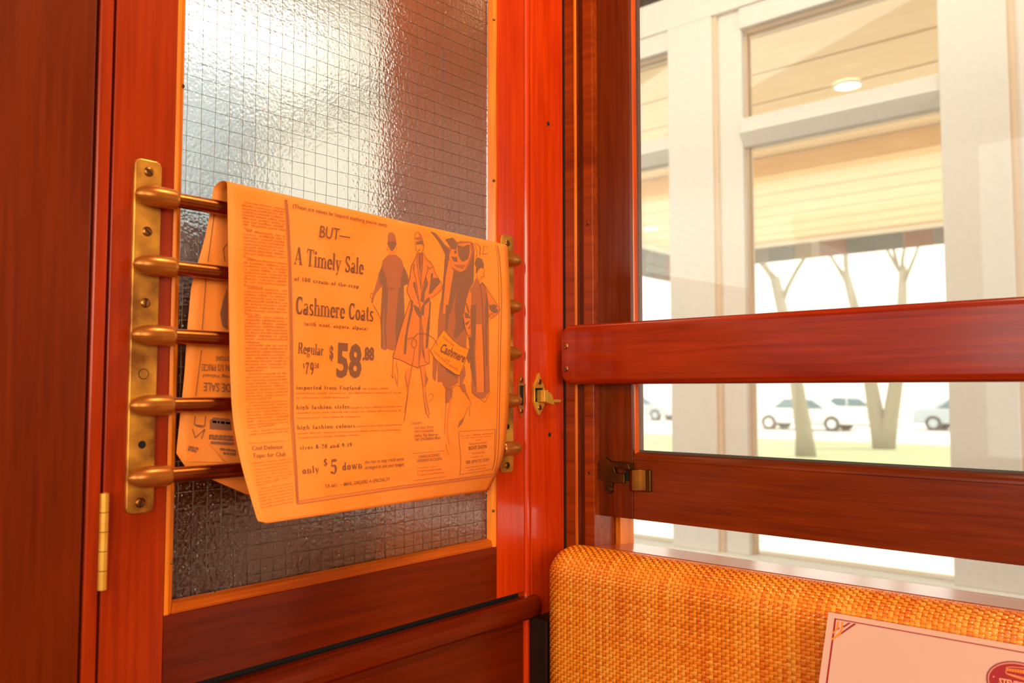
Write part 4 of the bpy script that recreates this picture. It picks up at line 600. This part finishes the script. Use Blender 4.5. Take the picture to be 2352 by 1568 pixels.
# lettering: thick-and-thin serif face drawn with a flat pen
def E(cx, cy, rx, ry, a0, a1, n=14): return [(cx+rx*math.cos(math.radians(a0+(a1-a0)*i/n)), cy+ry*math.sin(math.radians(a0+(a1-a0)*i/n))) for i in range(n+1)]
T_, H_ = .15, .04
X_ = .64
def st_(x, y0, y1): return (T_, H_, [(x, y0), (x, y1)])
def sr(x, y, hw=.14): return (H_, H_*1.1, [(x-hw, y), (x+hw, y)])
def cv(p, t=T_): return (t, H_, p)
def th(p): return (H_*1.3, H_, p)
GL = {
 'a': (.52, [cv(E(.20, .17, .13, .16, 0, 360)), st_(.37, .02, .46), th(E(.24, .46, .14, .16, 0, 165)), th([(.37, .02), (.46, .03)])]),
 'c': (.48, [cv(E(.26, .31, .17, .30, 40, 320))]),
 'd': (.56, [cv(E(.23, .31, .15, .30, 0, 360)), st_(.42, .02, 1.0), sr(.36, .98, .07), sr(.46, .02, .06)]),
 'e': (.50, [cv(E(.26, .31, .17, .30, 0, 320)), th([(.10, .34), (.42, .34)])]),
 'f': (.36, [st_(.16, .02, .80), sr(.16, .02), th(E(.28, .80, .13, .18, 180, 50)), th([(.03, X_-.02), (.30, X_-.02)])]),
 'g': (.54, [cv(E(.23, .43, .14, .19, 0, 360)), th([(.36, .60), (.48, .64)]), cv(E(.24, -.12, .18, .14, 0, 360), .08), th([(.15, .26), (.10, .10), (.20, .02)])]),
 'h': (.60, [st_(.13, .02, 1.0), st_(.45, .02, .42), th(E(.31, .42, .15, .20, 0, 175)), sr(.13, .02), sr(.45, .02), sr(.08, .98, .07)]),
 'i': (.30, [st_(.14, .02, .62), sr(.14, .02), sr(.09, .61, .07), (T_, T_, [(.14, .84), (.14, .86)])]),
 'l': (.30, [st_(.14, .02, 1.0), sr(.14, .02), sr(.09, .98, .07)]),
 'm': (.92, [st_(.13, .02, .62), st_(.45, .02, .44), st_(.77, .02, .44), th(E(.29, .42, .15, .20, 0, 175)), th(E(.61, .42, .15, .20, 0, 175)), sr(.13, .02), sr(.45, .02), sr(.77, .02), sr(.08, .61, .07)]),
 'n': (.60, [st_(.13, .02, .62), st_(.45, .02, .42), th(E(.31, .42, .15, .20, 0, 175)), sr(.13, .02), sr(.45, .02), sr(.08, .61, .07)]),
 'o': (.54, [cv(E(.26, .31, .17, .30, 0, 360))]),
 'p': (.56, [st_(.13, -.28, .62), cv(E(.32, .31, .15, .30, 0, 360)), sr(.13, -.28), sr(.08, .61, .07)]),
 'r': (.42, [st_(.13, .02, .62), th(E(.27, .42, .13, .20, 60, 175)), sr(.13, .02), sr(.08, .61, .07), (.10, .10, [(.33, .54), (.34, .55)])]),
 's': (.44, [cv(E(.22, .47, .12, .15, 30, 230), .10), cv([(.13, .40), (.32, .22)], .14), cv(E(.21, .16, .13, .15, 50, -150), .10)]),
 't': (.36, [st_(.16, .10, .84), th(E(.26, .12, .10, .11, 180, 330)), th([(.03, X_-.02), (.30, X_-.02)])]),
 'u': (.60, [st_(.13, .20, .62), st_(.45, .02, .62), th(E(.28, .20, .15, .18, 180, 350)), sr(.09, .61, .09), sr(.41, .61, .09), sr(.49, .02, .06)]),
 'w': (.84, [cv([(.09, .62), (.25, .02)], .13), th([(.27, .02), (.41, .62)]), cv([(.40, .62), (.56, .02)], .13), th([(.58, .02), (.74, .60)]), sr(.10, .62), sr(.74, .62, .10)]),
 'y': (.56, [cv([(.10, .62), (.27, .05)], .13), th([(.46, .60), (.28, .02), (.18, -.24)]), sr(.11, .62), sr(.46, .62, .10), (.10, .10, [(.15, -.24), (.16, -.25)])]),
 'z': (.48, [th([(.06, .61), (.40, .61)]), cv([(.37, .60), (.10, .03)], .12), th([(.06, .02), (.42, .02)])]),
 'A': (.74, [th([(.08, .02), (.34, .98)]), cv([(.36, .98), (.60, .02)], .16), th([(.18, .32), (.50, .32)]), sr(.09, .02, .09), sr(.60, .02, .13)]),
 'T': (.70, [st_(.34, .02, .97), (H_, H_*1.4, [(.04, .97), (.64, .97)]), sr(.34, .02, .16), th([(.05, .97), (.05, .78)]), th([(.63, .97), (.63, .78)])]),
 'S': (.58, [cv(E(.28, .74, .17, .23, 20, 230), .12), cv([(.15, .62), (.42, .36)], .18), cv(E(.28, .25, .18, .24, 50, -165), .12), th([(.46, .98), (.46, .74)]), th([(.08, .02), (.08, .26)])]),
 'C': (.68, [cv(E(.35, .5, .24, .48, 45, 315), .17), th([(.56, .98), (.56, .70)]), th([(.52, .18), (.58, .30)])]),
 'R': (.74, [st_(.16, .02, .98), cv(E(.36, .74, .18, .23, -90, 90)), th([(.10, .97), (.38, .97)]), th([(.16, .51), (.38, .51)]), cv([(.42, .50), (.58, .04)], .15), sr(.16, .02), sr(.62, .02, .08)]),
 'E': (.66, [st_(.16, .02, .98), th([(.05, .97), (.56, .97)]), th([(.05, .02), (.58, .02)]), th([(.16, .51), (.42, .51)]), th([(.56, .97), (.56, .76)]), th([(.58, .02), (.58, .24)]), th([(.42, .60), (.42, .42)])]),
 '0': (.56, [cv(E(.27, .5, .17, .48, 0, 360))]),
 '1': (.42, [st_(.21, .02, .98), sr(.21, .02), th([(.08, .84), (.2, .97)])]),
 '2': (.56, [cv(E(.26, .72, .16, .26, 160, -50)), cv([(.37, .52), (.10, .08)], .07), (H_, .12, [(.10, .08), (.46, .08)])]),
 '5': (.56, [cv(E(.26, .30, .17, .29, 130, -150)), th([(.12, .50), (.12, .96)]), (H_, .16, [(.12, .90), (.44, .90)])]),
 '7': (.52, [(H_, .14, [(.06, .91), (.44, .91)]), cv([(.44, .9), (.24, .5), (.20, .02)], .13), th([(.06, .97), (.06, .74)])]),
 '8': (.56, [cv(E(.27, .74, .14, .23, 0, 360)), cv(E(.27, .25, .17, .24, 0, 360))]),
 '9': (.56, [cv(E(.27, .68, .16, .29, 0, 360)), cv(E(.24, .40, .19, .38, 30, -100), .12)]),
 '6': (.56, [cv(E(.27, .31, .16, .29, 0, 360)), cv(E(.30, .58, .19, .38, 210, 80), .12)]),
 '$': (.56, [cv(E(.27, .72, .16, .20, 20, 230), .12), cv([(.16, .60), (.38, .38)], .16), cv(E(.27, .27, .17, .20, 50, -165), .12), th([(.27, -.08), (.27, 1.08)])]),
 '-': (.36, [(H_, .10, [(.08, .30), (.26, .30)])]), '.': (.24, [(T_, T_, [(.11, .07), (.11, .08)])]), ',': (.24, [(T_, .12, [(.11, .07), (.11, .08)]), th([(.15, .03), (.08, -.14)])]),
 '(': (.30, [cv(E(.32, .4, .20, .58, 115, 245), .08)]), ')': (.30, [cv(E(-.04, .4, .20, .58, 65, -65), .08)]), ' ': (.34, []), "'": (.2, [th([(.1, .8), (.1, 1)])]),
}
def serif_quads(text, track=.0):
    out = []; x = 0
    for ch in text:
        adv, ss = GL.get(ch, GL['o'])
        for wd, ht, pts in ss:
            for (ax, ay), (bx, by) in zip(pts, pts[1:]):
                if (bx-ax)*(by-ay) >= 0:
                    if bx+by < ax+ay: ax, ay, bx, by = bx, by, ax, ay
                    q = [(ax-wd/2, ay-ht/2), (ax+wd/2, ay-ht/2), (bx+wd/2, by-ht/2), (bx+wd/2, by+ht/2), (bx-wd/2, by+ht/2), (ax-wd/2, ay+ht/2)]
                else:
                    if bx < ax: ax, ay, bx, by = bx, by, ax, ay
                    q = [(ax-wd/2, ay-ht/2), (bx-wd/2, by-ht/2), (bx+wd/2, by-ht/2), (bx+wd/2, by+ht/2), (ax+wd/2, ay+ht/2), (ax-wd/2, ay+ht/2)]
                out.append([(x+a, b) for a, b in q])
        x += adv+track
    return out, x-track
# plain lettering from the built-in typeface, taken as flat outlines
fonts = {}
def font_request(text, bold):
    if (text, bold) in fonts: return
    c = bpy.data.curves.new('lettering', 'FONT'); c.body = text; c.size = 1; c.resolution_u = 2; c.offset = bold; c.fill_mode = 'FRONT' if hasattr(c, 'fill_mode') else c.fill_mode
    o = bpy.data.objects.new('lettering', c); C.objects.link(o); fonts[(text, bold)] = o
BOLD = {'s': .004, 'B': .035, 'k': .022}
for style, text, a, b_, c_ in P_TEXTS:
    if style in BOLD: font_request(text, BOLD[style])
CARDTXT = ('STEVESTON', .02); font_request(*CARDTXT)
for text, *_ in P_BACKTEXTS: font_request(text, .012)
font_request('H', .0); font_request('x', 0.0)
dg = bpy.context.evaluated_depsgraph_get(); dg.update()
flat = {}
for k, o in list(fonts.items()):
    me = o.evaluated_get(dg).to_mesh()
    V = [(v.co.x, v.co.y) for v in me.vertices]; Fs = [tuple(p.vertices) for p in me.polygons]
    flat[k] = (V, Fs); o.evaluated_get(dg).to_mesh_clear()
for o in list(fonts.values()):
    c = o.data; bpy.data.objects.remove(o); bpy.data.curves.remove(c)
CAPH = max(v[1] for v in flat[('H', 0.0)][0])
def put(mb, style, text, a, b_, c_, to3, m=0):
    ax, ay = a; ux, uy = b_[0]-ax, b_[1]-ay; vx, vy = c_[0]-ax, c_[1]-ay
    if style in ('d', 'b'):
        qs, wdt = serif_quads(text, .02 if style == 'd' else .10)
        for q in qs: mb.add([to3(ax+ux*x/wdt+vx*y, ay+uy*x/wdt+vy*y) for x, y in q], [tuple(range(len(q)))], m)
    else:
        V, Fs = flat[(text, BOLD.get(style, style if isinstance(style, float) else 0))]
        x0 = min(v[0] for v in V); x1 = max(v[0] for v in V); 
        mb.add([to3(ax+ux*(x-x0)/(x1-x0)+vx*y/CAPH, ay+uy*(x-x0)/(x1-x0)+vy*y/CAPH) for x, y in V], Fs, m)
for style, text, a, b_, c_ in P_TEXTS:
    big = abs(c_[1]-a[1]) > .011
    mb = MB(); put(mb, style, text, a, b_, c_, lambda s, t: S3(s, t, .00130 if style in 'sk' else .0007))
    mb.build('printed_line', INK_H if big or style in 'bk' else INK_M, news)
mb = MB(); rnd = random.Random(3)
for a, b_, h in P_GREEKS:
    L = math.dist(a, b_); x = 0; ux, uy = (b_[0]-a[0])/L, (b_[1]-a[1])/L
    while x < L-.004:
        wl_ = min(rnd.randint(2, 8)*.0052, L-x); y = 0
        while y < wl_-.001:
            lw = rnd.choice((.0024, .0032, .0042)); hh = h*rnd.choice((.62, .62, .62, .95))
            for (o0, o1, g0, g1) in ((0, lw*.34, 0, hh), (lw*.66, lw, 0, hh*.7), (0, lw, hh*.5, hh*.68)):
                p = [(x+y+o0, g0), (x+y+o1, g0), (x+y+o1, g1), (x+y+o0, g1)]
                mb.add([S3(a[0]+ux*px_, a[1]+uy*px_-g, .0006) for px_, g in p], [(0, 1, 2, 3)])
            y += lw+.0014
        x += wl_+.0055
for s, t in P_MARKS: fill(mb, [(s+.003*math.cos(k), t+.003*math.sin(k)) for k in (0, 1, 2, 3, 4, 5)], .0007)
tag(mb.build('column_type', INK_T, news), kind='stuff')
# upside-down print on the rear half
BY = -.0004
mb = MB()
for text, a, b_, c_ in P_BACKTEXTS: put(mb, .012, text, a, b_, c_, lambda x, z: (x, BY, z))
for pts in P_BACKLINES:
    for (ax, az), (bx, bz) in zip(pts, pts[1:]):
        l = math.dist((ax, az), (bx, bz)); nx, nz = -(bz-az)/l*.0004, (bx-ax)/l*.0004
        mb.add([(ax+nx, BY, az+nz), (bx+nx, BY, bz+nz), (bx-nx, BY, bz-nz), (ax-nx, BY, az-nz)], [(0, 1, 2, 3)])
for pts in P_BACKPOLYS: mb.add([(x, BY, z) for x, z in pts], [tuple(range(len(pts)))])
for a, b_ in P_BACKGK:
    L = math.dist(a, b_); x = 0
    while x < L-.002:
        wl_ = min(rnd.uniform(.002, .006), L-x); p = [(x, -.0011), (x+wl_, -.0011), (x+wl_, .0011), (x, .0011)]
        ux, uz = (b_[0]-a[0])/L, (b_[1]-a[1])/L
        mb.add([(a[0]+ux*i-uz*g*.0, BY, a[1]+uz*i+g) for i, g in p], [(0, 1, 2, 3)]); x += wl_+.0011
mb.build('reverse_print', INK_D, news)

# ------------------------------------------------------------------ box latch on the jamb
lt = empty('box_latch', (-.060, 0, 1.194)); tag(lt, 'small bright brass rim latch with a sliding bolt on the door jamb', 'latch')
o2 = [(-.0600, 1.2234), (-.0572, 1.2160), (-.0508, 1.2075), (-.0490, 1.2030), (-.0486, 1.1835), (-.0490, 1.1800), (-.0598, 1.1654), (-.0625, 1.1675), (-.0702, 1.1800), (-.0716, 1.1840), (-.0718, 1.2030), (-.0702, 1.2080), (-.0650, 1.2150), (-.0625, 1.2215)]
bm_ = MB()
inn = [(-.0535, 1.2030), (-.0535, 1.1840), (-.0690, 1.1840), (-.0690, 1.2030)]
# plate with a window: four side pieces
MB().prism([(x, -.0042, z) for x, z in [o2[i] for i in (0, 1, 2, 3)]+[(-.0718, 1.2030)]+[o2[i] for i in (11, 12, 13)]], (0, .0042, 0)).build('plate_top', BR_GOLD, lt, .0007)
MB().prism([(x, -.0042, z) for x, z in [o2[i] for i in (4, 5, 6, 7, 8, 9)]], (0, .0042, 0)).build('plate_bottom', BR_GOLD, lt, .0007)
box('plate_side', BR_GOLD, -.0718, -.0692, -.0042, 0, 1.1838, 1.2031, lt, .0006); box('plate_side', BR_GOLD, -.0512, -.0488, -.0042, 0, 1.1838, 1.2031, lt, .0006)
box('slot', GAP, -.0692, -.0512, -.0010, 0, 1.1838, 1.2031, lt)
box('spring', BR_OLD, -.0655, -.0630, -.0028, -.0008, 1.188, 1.199, lt, .0008)
box('catch_block', BR_GOLD, -.0625, -.0545, -.0150, -.0008, 1.1842, 1.2002, lt, .0008)
MB().prism([(-.0535, -.0125, 1.1830), (-.0535, -.0125, 1.1960), (-.0490, -.0125, 1.1975), (-.0420, -.0125, 1.1935), (-.0375, -.0125, 1.1800), (-.0405, -.0125, 1.1800)], (0, .0090, 0)).build('bolt', BR_GOLD, lt, .0008)
box('bolt', BR_GOLD, -.0400, -.0200, -.0105, -.0065, 1.1828, 1.1872, lt, .0012)
screw(lt, (-.0600, -.0042, 1.2115), (0, -1, 0), .0040, .5); screw(lt, (-.0600, -.0042, 1.1765), (0, -1, 0), .0040, 1.5)

# ------------------------------------------------------------------ sash latch on the window rail
sx = .0115
sl2 = empty('sash_latch', (sx, -.10, 1.09)); tag(sl2, 'tarnished brass spring latch on the lower left corner of the drop sash', 'latch')
oy = .0045   # shift from plane x=0 measure to the sash face
def pl2(pts, d0, d1, name, m=BR_OLD, bev=.0008): return MB().prism([(sx-d0, y, z) for y, z in pts], (-(d1-d0), 0, 0)).build(name, m, sl2, bev)
pl2([(-.057, 1.1020), (-.0650, 1.1078), (-.0700, 1.1055), (-.0790, 1.0985), (-.0830, 1.0885), (-.0970, 1.0880), (-.0970, 1.0760), (-.0760, 1.0750), (-.0570, 1.0790)], 0, .006, 'case')
pl2([(-.0805, 1.1045), (-.1090, 1.1030), (-.1115, 1.0950), (-.0840, 1.0965)], .003, .015, 'housing')
pl2([(-.0960, 1.0790), (-.0960, 1.0930), (-.1180, 1.0945), (-.1180, 1.0690), (-.0970, 1.0720)], 0, .003, 'slot_plate')
pl2([(-.0965, 1.0790), (-.0965, 1.0915), (-.1040, 1.0915), (-.1030, 1.0790)], .003, .0034, 'slot', GAP, 0)
# fluted thumb grip
mb = MB(); pr = []
for i in range(9):
    u = i/8; pr.append((-.1035-.029*u, .004+.011*math.sin(PI*min(1, u*1.25))*(1-.35*u)))
pts = [(y, d) for y, d in pr]
MB().prism([(sx, pts[0][0], 1.0668)]+[(sx-d, y, 1.0668) for y, d in pts]+[(sx, pts[-1][0], 1.0668)], (0, 0, .0285)).build('thumb_grip', brass('grip_brass', (.09, .032, .005), (.24, .08, .012), .3), sl2, .0015, 3)
MB().box(sx-.0045, sx, -.1365, -.1285, 1.0665, 1.0955).build('grip_edge', BR_OLD, sl2, .0016, 3)
MB().lathe((sx, -.0700, 1.0650), (sx-.005, -.0700, 1.0650), [(0, .0060), (.6, .0060), (1, .0048)], 18).build('eyelet', BR_OLD, sl2)
MB().lathe((sx-.0046, -.0700, 1.0650), (sx-.0054, -.0700, 1.0650), [(0, .0022), (1, .0022)], 12).build('eyelet_hole', GAP, sl2)
MB().prism([(sx, -.0655, 1.066), (sx, -.0745, 1.066), (sx, -.078, 1.078), (sx, -.062, 1.078)], (-.004, 0, 0)).build('eyelet_lug', BR_OLD, sl2, .0008)
for z in (1.0815, 1.0870, 1.0930): MB().cyl((sx-.003, -.0520, z), (sx-.003, -.0580, z), .0013, 10).build('bolt_pin', SCREW, sl2)

# ------------------------------------------------------------------ hand board across the window
hr = empty('hand_board', (-.011, -.4, 1.21)); tag(hr, 'red varnished wooden board fixed across the window at hand height', 'hand rail')
prof = []
Z0, Z1, X0, X1, rr = 1.2080, 1.2905, -.0225, -.0008, .0085
for cx_, cz_, a0 in ((X0+rr, Z0+rr, 180), (X0+rr, Z1-rr, 90)):
    if a0 == 180: prof += [(cx_+rr*math.cos(math.radians(270-i*15)), cz_+rr*math.sin(math.radians(270-i*15))) for i in range(7)]
    else: prof += [(cx_+rr*math.cos(math.radians(180-i*15)), cz_+rr*math.sin(math.radians(180-i*15))) for i in range(7)]
prof += [(X1, Z1), (X1, Z0)]
mb = MB(); sec = []
ys = [-.0135-.010*(1-math.cos(PI/2*i/6)) for i in range(7)]
for i in range(7):
    ins = .010*(1-math.sin(PI/2*i/6))
    zc = (Z0+Z1)/2
    sec.append([(x, ys[i], zc+(z-zc)*(1-ins/((Z1-Z0)/2))) for x, z in prof])
sec.append([(x, -.92, z) for x, z in prof]); m_ = len(prof)
mb.add([p for s_ in sec for p in s_], [(j*m_+i, j*m_+(i+1) % m_, (j+1)*m_+(i+1) % m_, (j+1)*m_+i) for j in range(len(sec)-1) for i in range(m_)], 0, True)
mb.add(sec[0], [tuple(range(m_))]); mb.add(sec[-1], [tuple(range(m_))])
mb.build('board', W_RAIL, hr)
for z in (1.2610, 1.2295): screw(hr, (X0, -.0204, z), (-1, 0, 0), .0042, .15)

# ------------------------------------------------------------------ cane bench under the window
bn = empty('cane_bench', (-.2, -.36, 0)); tag(bn, 'orange woven cane bench with a rounded backrest below the window sill', 'bench')
YL, YR, RT = -.0358, -.80, .034
XF, XB, ZT = -.1005, -.0200, .9985
RX = (XB-XF)/2
def profile(v, ins):
    """v: length along the cover from the rear top edge over the round top and down the face; ins: inset of the end rounding"""
    arc_l = PI*.5*(RX+RT)
    rx, rz = RX-ins, RT-ins
    if v < arc_l:
        a = PI*(v/arc_l); return ((XF+XB)/2+rx*math.cos(a), ZT-RT+rz*math.sin(a)), (math.cos(a), math.sin(a))
    return (XF+ins, ZT-RT-(v-arc_l)), (-1, 0)
RE = .034
def surf(u, v, h):
    """u: length along the bench from the left end (wraps round the end), v as above, h height above the surface"""
    arc_u = PI/2*RE
    if u < arc_u:
        a = u/RE; ins = RE*(1-math.sin(a)); y = YL-RE*(1-math.cos(a)); ny = math.cos(a); nn = math.sin(a)
    else: ins = 0; y = YL-RE-(u-arc_u); ny = 0; nn = 1
    ins = min(ins, RT*.97)
    (x, z), (nx, nz) = profile(v, ins)
    return (x+nx*h*nn, y+ny*h, z+nz*h*nn)
VL = PI*.5*(RX+RT)+.30; UL = PI/2*RE+(YL-RE-YR)
PU, PV = .0049, .0040
nu, nv = int(UL/PU), int(VL/PV)
# padded core under the weave
mb = MB(); us = [0, .004, .010, .018, .026, .036, .053, UL]; vs2 = [VL*i/60 for i in range(61)]
mb.add([surf(u, v, -.0016) for u in us for v in vs2], [(a*61+b, a*61+b+1, (a+1)*61+b+1, (a+1)*61+b) for a in range(len(us)-1) for b in range(60)], 0, True)
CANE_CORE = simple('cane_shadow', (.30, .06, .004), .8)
mb.build('padding', CANE_CORE, bn)
box('shadow_board', wood('shadow_black', (.010, .004, .002), (.03, .010, .004), 'Z', pits=False, coat=0, rough=.6), -.082, -.022, -.0335, -.0045, 0, .9, bn, .002)  # near-black board added in place of the deep shadow between jamb and bench
box('back_frame', W_SASHY, -.088, -.030, YR, YL-.012, .45, .955, bn)
def cane_mat(name):
    m, nt, b = mat(name); N = nt.nodes; L = nt.links
    at = N.new('ShaderNodeAttribute'); at.attribute_name = 'tone'
    r = N.new('ShaderNodeValToRGB'); L.new(at.outputs['Fac'], r.inputs[0])
    e = r.color_ramp.elements; e[0].position = 0; e[0].color = (.80, .16, .005, 1); e[1].position = 1; e[1].color = (1, .42, .045, 1)
    n_ = e.new(.5); n_.color = (.98, .285, .008, 1)
    tc = N.new('ShaderNodeTexCoord'); nz = N.new('ShaderNodeTexNoise'); nz.inputs['Scale'].default_value = 25; L.new(tc.outputs['Object'], nz.inputs['Vector'])
    mx = N.new('ShaderNodeMixRGB'); mx.blend_type = 'MULTIPLY'; mx.inputs[0].default_value = .12; L.new(r.outputs[0], mx.inputs[1]); L.new(nz.outputs['Fac'], mx.inputs[2])
    L.new(mx.outputs[0], b.inputs['Base Color']); b.inputs['Roughness'].default_value = .30; b.inputs['Specular IOR Level'].default_value = .6
    b.inputs['Coat Weight'].default_value = .6; b.inputs['Coat Roughness'].default_value = .12
    return m
CANE = cane_mat('cane')
def over(i, j): return (j+i) % 2 != 0      # upright strand i lies on top at row j
def strands(name, upright):
    vs_, fs, tones = [], [], []
    A, B_ = (nu, nv) if upright else (nv, nu)
    wd = (PU if upright else PV)*(.92 if upright else .60)
    rndm = random.Random(11 if upright else 12)
    for i in range(A):
        base_t = rndm.gauss(.55, .20) if upright else rndm.gauss(.58, .16)
        if rndm.random() < .10: base_t -= .38
        tcur = base_t; seglen = 0
        b0 = len(vs_)
        c = (i+.5)*(PU if upright else PV); cnt = 0
        for j in range(B_):
            if seglen <= 0:
                tcur = base_t+rndm.gauss(0, .17)-(.35 if rndm.random() < .08 else 0); seglen = rndm.randint(3, 14)
            seglen -= 1
            for q in (.12, .5, .88):
                up = over(i, j) if upright else not over(j, i)
                h = (.00055 if q == .5 else .00034) if up else (-.00075 if q == .5 else -.0005)
                d = (j+q)*(PV if upright else PU)
                for e, dh in ((-.5, -.00022), (0, 0), (.5, -.00022)):
                    p = surf(c+e*wd, d, h+dh) if upright else surf(d, c+e*wd, h+dh)
                    vs_.append(p); 
                tones.append(tcur+rndm.gauss(0, .03)); cnt += 1
        for k in range(cnt-1):
            for e in (0, 1):
                a = b0+k*3+e; fs.append((a, a+1, a+4, a+3))
    me = bpy.data.meshes.new(name); off = wloc(bn)
    me.from_pydata([(p[0]-off.x, p[1]-off.y, p[2]-off.z) for p in vs_], [], fs); me.materials.append(CANE)
    at = me.attributes.new('tone', 'FLOAT', 'POINT')
    at.data.foreach_set('value', [min(1, max(0, t)) for t in tones for _ in range(3)])
    me.polygons.foreach_set('use_smooth', [True]*len(me.polygons))
    o = bpy.data.objects.new(name, me); C.objects.link(o); o.parent = bn
    tag(o, kind='stuff'); return o
strands('upright_cane_strands', True); strands('cross_cane_strands', False)
box('seat', CANE_CORE, -.52, -.09, YR, YL-.02, .60, .70, bn, .02, 3)
box('base', W_X, -.48, -.03, YR+.02, YL-.03, 0, .60, bn, .004)

# ------------------------------------------------------------------ card leaning on the backrest
cdx, cdz = -.0285, -.0613; l_ = math.hypot(cdx, cdz); cdx /= l_; cdz /= l_
CX0, CZ0, CH, CW = -.1080, .9820, .305, .340
def card3(a, b, h=0): return (CX0+cdx*b+cdz*h, -a, CZ0+cdz*b-cdx*h)
ck = empty('menu_card', card3(.58, CH)); tag(ck, 'cream card with crimson border and oval crimson emblem leaning on cane bench', 'sign')
A0, A1 = .4112, .7400
MB().prism([card3(A0, 0, -.0010), card3(A1, 0, -.0010), card3(A1, CH, -.0010), card3(A0, CH, -.0010)], tuple(Vector(card3(0, 0, 0))-Vector(card3(0, 0, -.0010)))).build('card', CARD, ck)
def cpoly(mb, pts, h, m=0):
    from mathutils.geometry import tessellate_polygon
    for tri in tessellate_polygon([[Vector((a, b, 0)) for a, b in pts]]): mb.add([card3(pts[i][0], pts[i][1], h) for i in tri], [(0, 1, 2)], m)
mb = MB(); h = .0003
I0, I1, J0, J1 = .4179, A1-.0067, .0049, CH-.006
cpoly(mb, [(I0, J0), (I0+.0017, J0), (I0+.0017, J1), (I0, J1)], h); cpoly(mb, [(I1, J0), (I1-.0017, J0), (I1-.0017, J1), (I1, J1)], h)
cpoly(mb, [(I0, J0), (I1, J0), (I1, J0+.0009), (I0, J0+.0009)], h); cpoly(mb, [(I0, J1), (I1, J1), (I1, J1-.0009), (I0, J1-.0009)], h)
mb.build('border_print', CRIM, ck)
cor1 = [(.4213, .0072), (.4229, .0070), (.4226, .0135), (.4205, .0178), (.4178, .0206), (.4175, .0187), (.4199, .0166), (.4208, .0136)]
cor2 = [(.4252, .0070), (.4268, .0068), (.4270, .0132), (.4258, .0192), (.4176, .0268), (.4178, .0246), (.4246, .0175), (.4253, .0132)]
for mir in (0, 1):
  mb = MB()
  for p in ([(.4316, .0068), (.4339, .0066), (.4274, .0126), (.4270, .0110)], [(.4365, .0067), (.4391, .0065), (.4254, .0197), (.4266, .0166)], [(.4236, .0125), (.4240, .0136), (.4222, .0156), (.4224, .0143)], [(.4190, .0218), (.4190, .0226), (.4178, .0238), (.4178, .0228)]):
    cpoly(mb, [((A0+A1-a) if mir else a, b) for a, b in p], h*1.3, 0)
  for p in (cor1, cor2):
    cpoly(mb, [((A0+A1-a) if mir else a, b) for a, b in p], h*1.6, 1)
  mb.build('corner_print', [CRIM, AMBER], ck)
EC = (A0+A1)/2, .0315; RA, RB = EC[0]-.5512, .0180
def ell(s): return [(EC[0]+(RA-s)*math.cos(2*PI*i/64), EC[1]+(RB-s)*math.sin(2*PI*i/64)) for i in range(64)]
mb = MB(); cpoly(mb, ell(0), .0003, 0); cpoly(mb, ell(.0016), .0005, 1); cpoly(mb, ell(.0022), .0007, 2)
def cline(pts, wd, m, hh):
    for (ax, ay), (bx, by) in zip(pts, pts[1:]):
        l = math.dist((ax, ay), (bx, by)); nx, ny = -(by-ay)/l*wd/2, (bx-ax)/l*wd/2
        cpoly(mb, [(ax+nx, ay+ny), (bx+nx, by+ny), (bx-nx, by-ny), (ax-nx, ay-ny)], hh, m)
e0 = EC[0]
# tram car in line: roof, window band, underframe
cline([(e0-.0095, .0205), (e0-.006, .0192), (e0+.0105, .0172), (e0+.0125, .0184), (e0+.0125, .0268), (e0-.0095, .0250), (e0-.0095, .0205)], .0004, 1, .0009)
cpoly(mb, [(e0-.0088, .0209), (e0+.0118, .0190), (e0+.0118, .0226), (e0-.0088, .0231)], .0009, 3)
for i in range(10): cline([(e0-.0072+i*.0019, .0206-.00018*i), (e0-.0072+i*.0019, .0231)], .0004, 2, .0011)
cline([(e0-.0092, .0252), (e0-.0045, .0263), (e0+.0120, .0285)], .0011, 3, .0009)
put(mb, .02, 'STEVESTON', (e0-.0144, .0350), (e0+.0144, .0350), (e0-.0144, .0302), lambda a, b: card3(a, b, .0011), 1)
cpoly(mb, [(e0-.0185+.0006*math.cos(k), .0300+.0006*math.sin(k)) for k in range(6)], .0009, 1); cpoly(mb, [(e0+.0185+.0006*math.cos(k), .0300+.0006*math.sin(k)) for k in range(6)], .0009, 1)
mb.build('emblem_print', [MAUVE, PINK, CRIM, AMBER], ck)
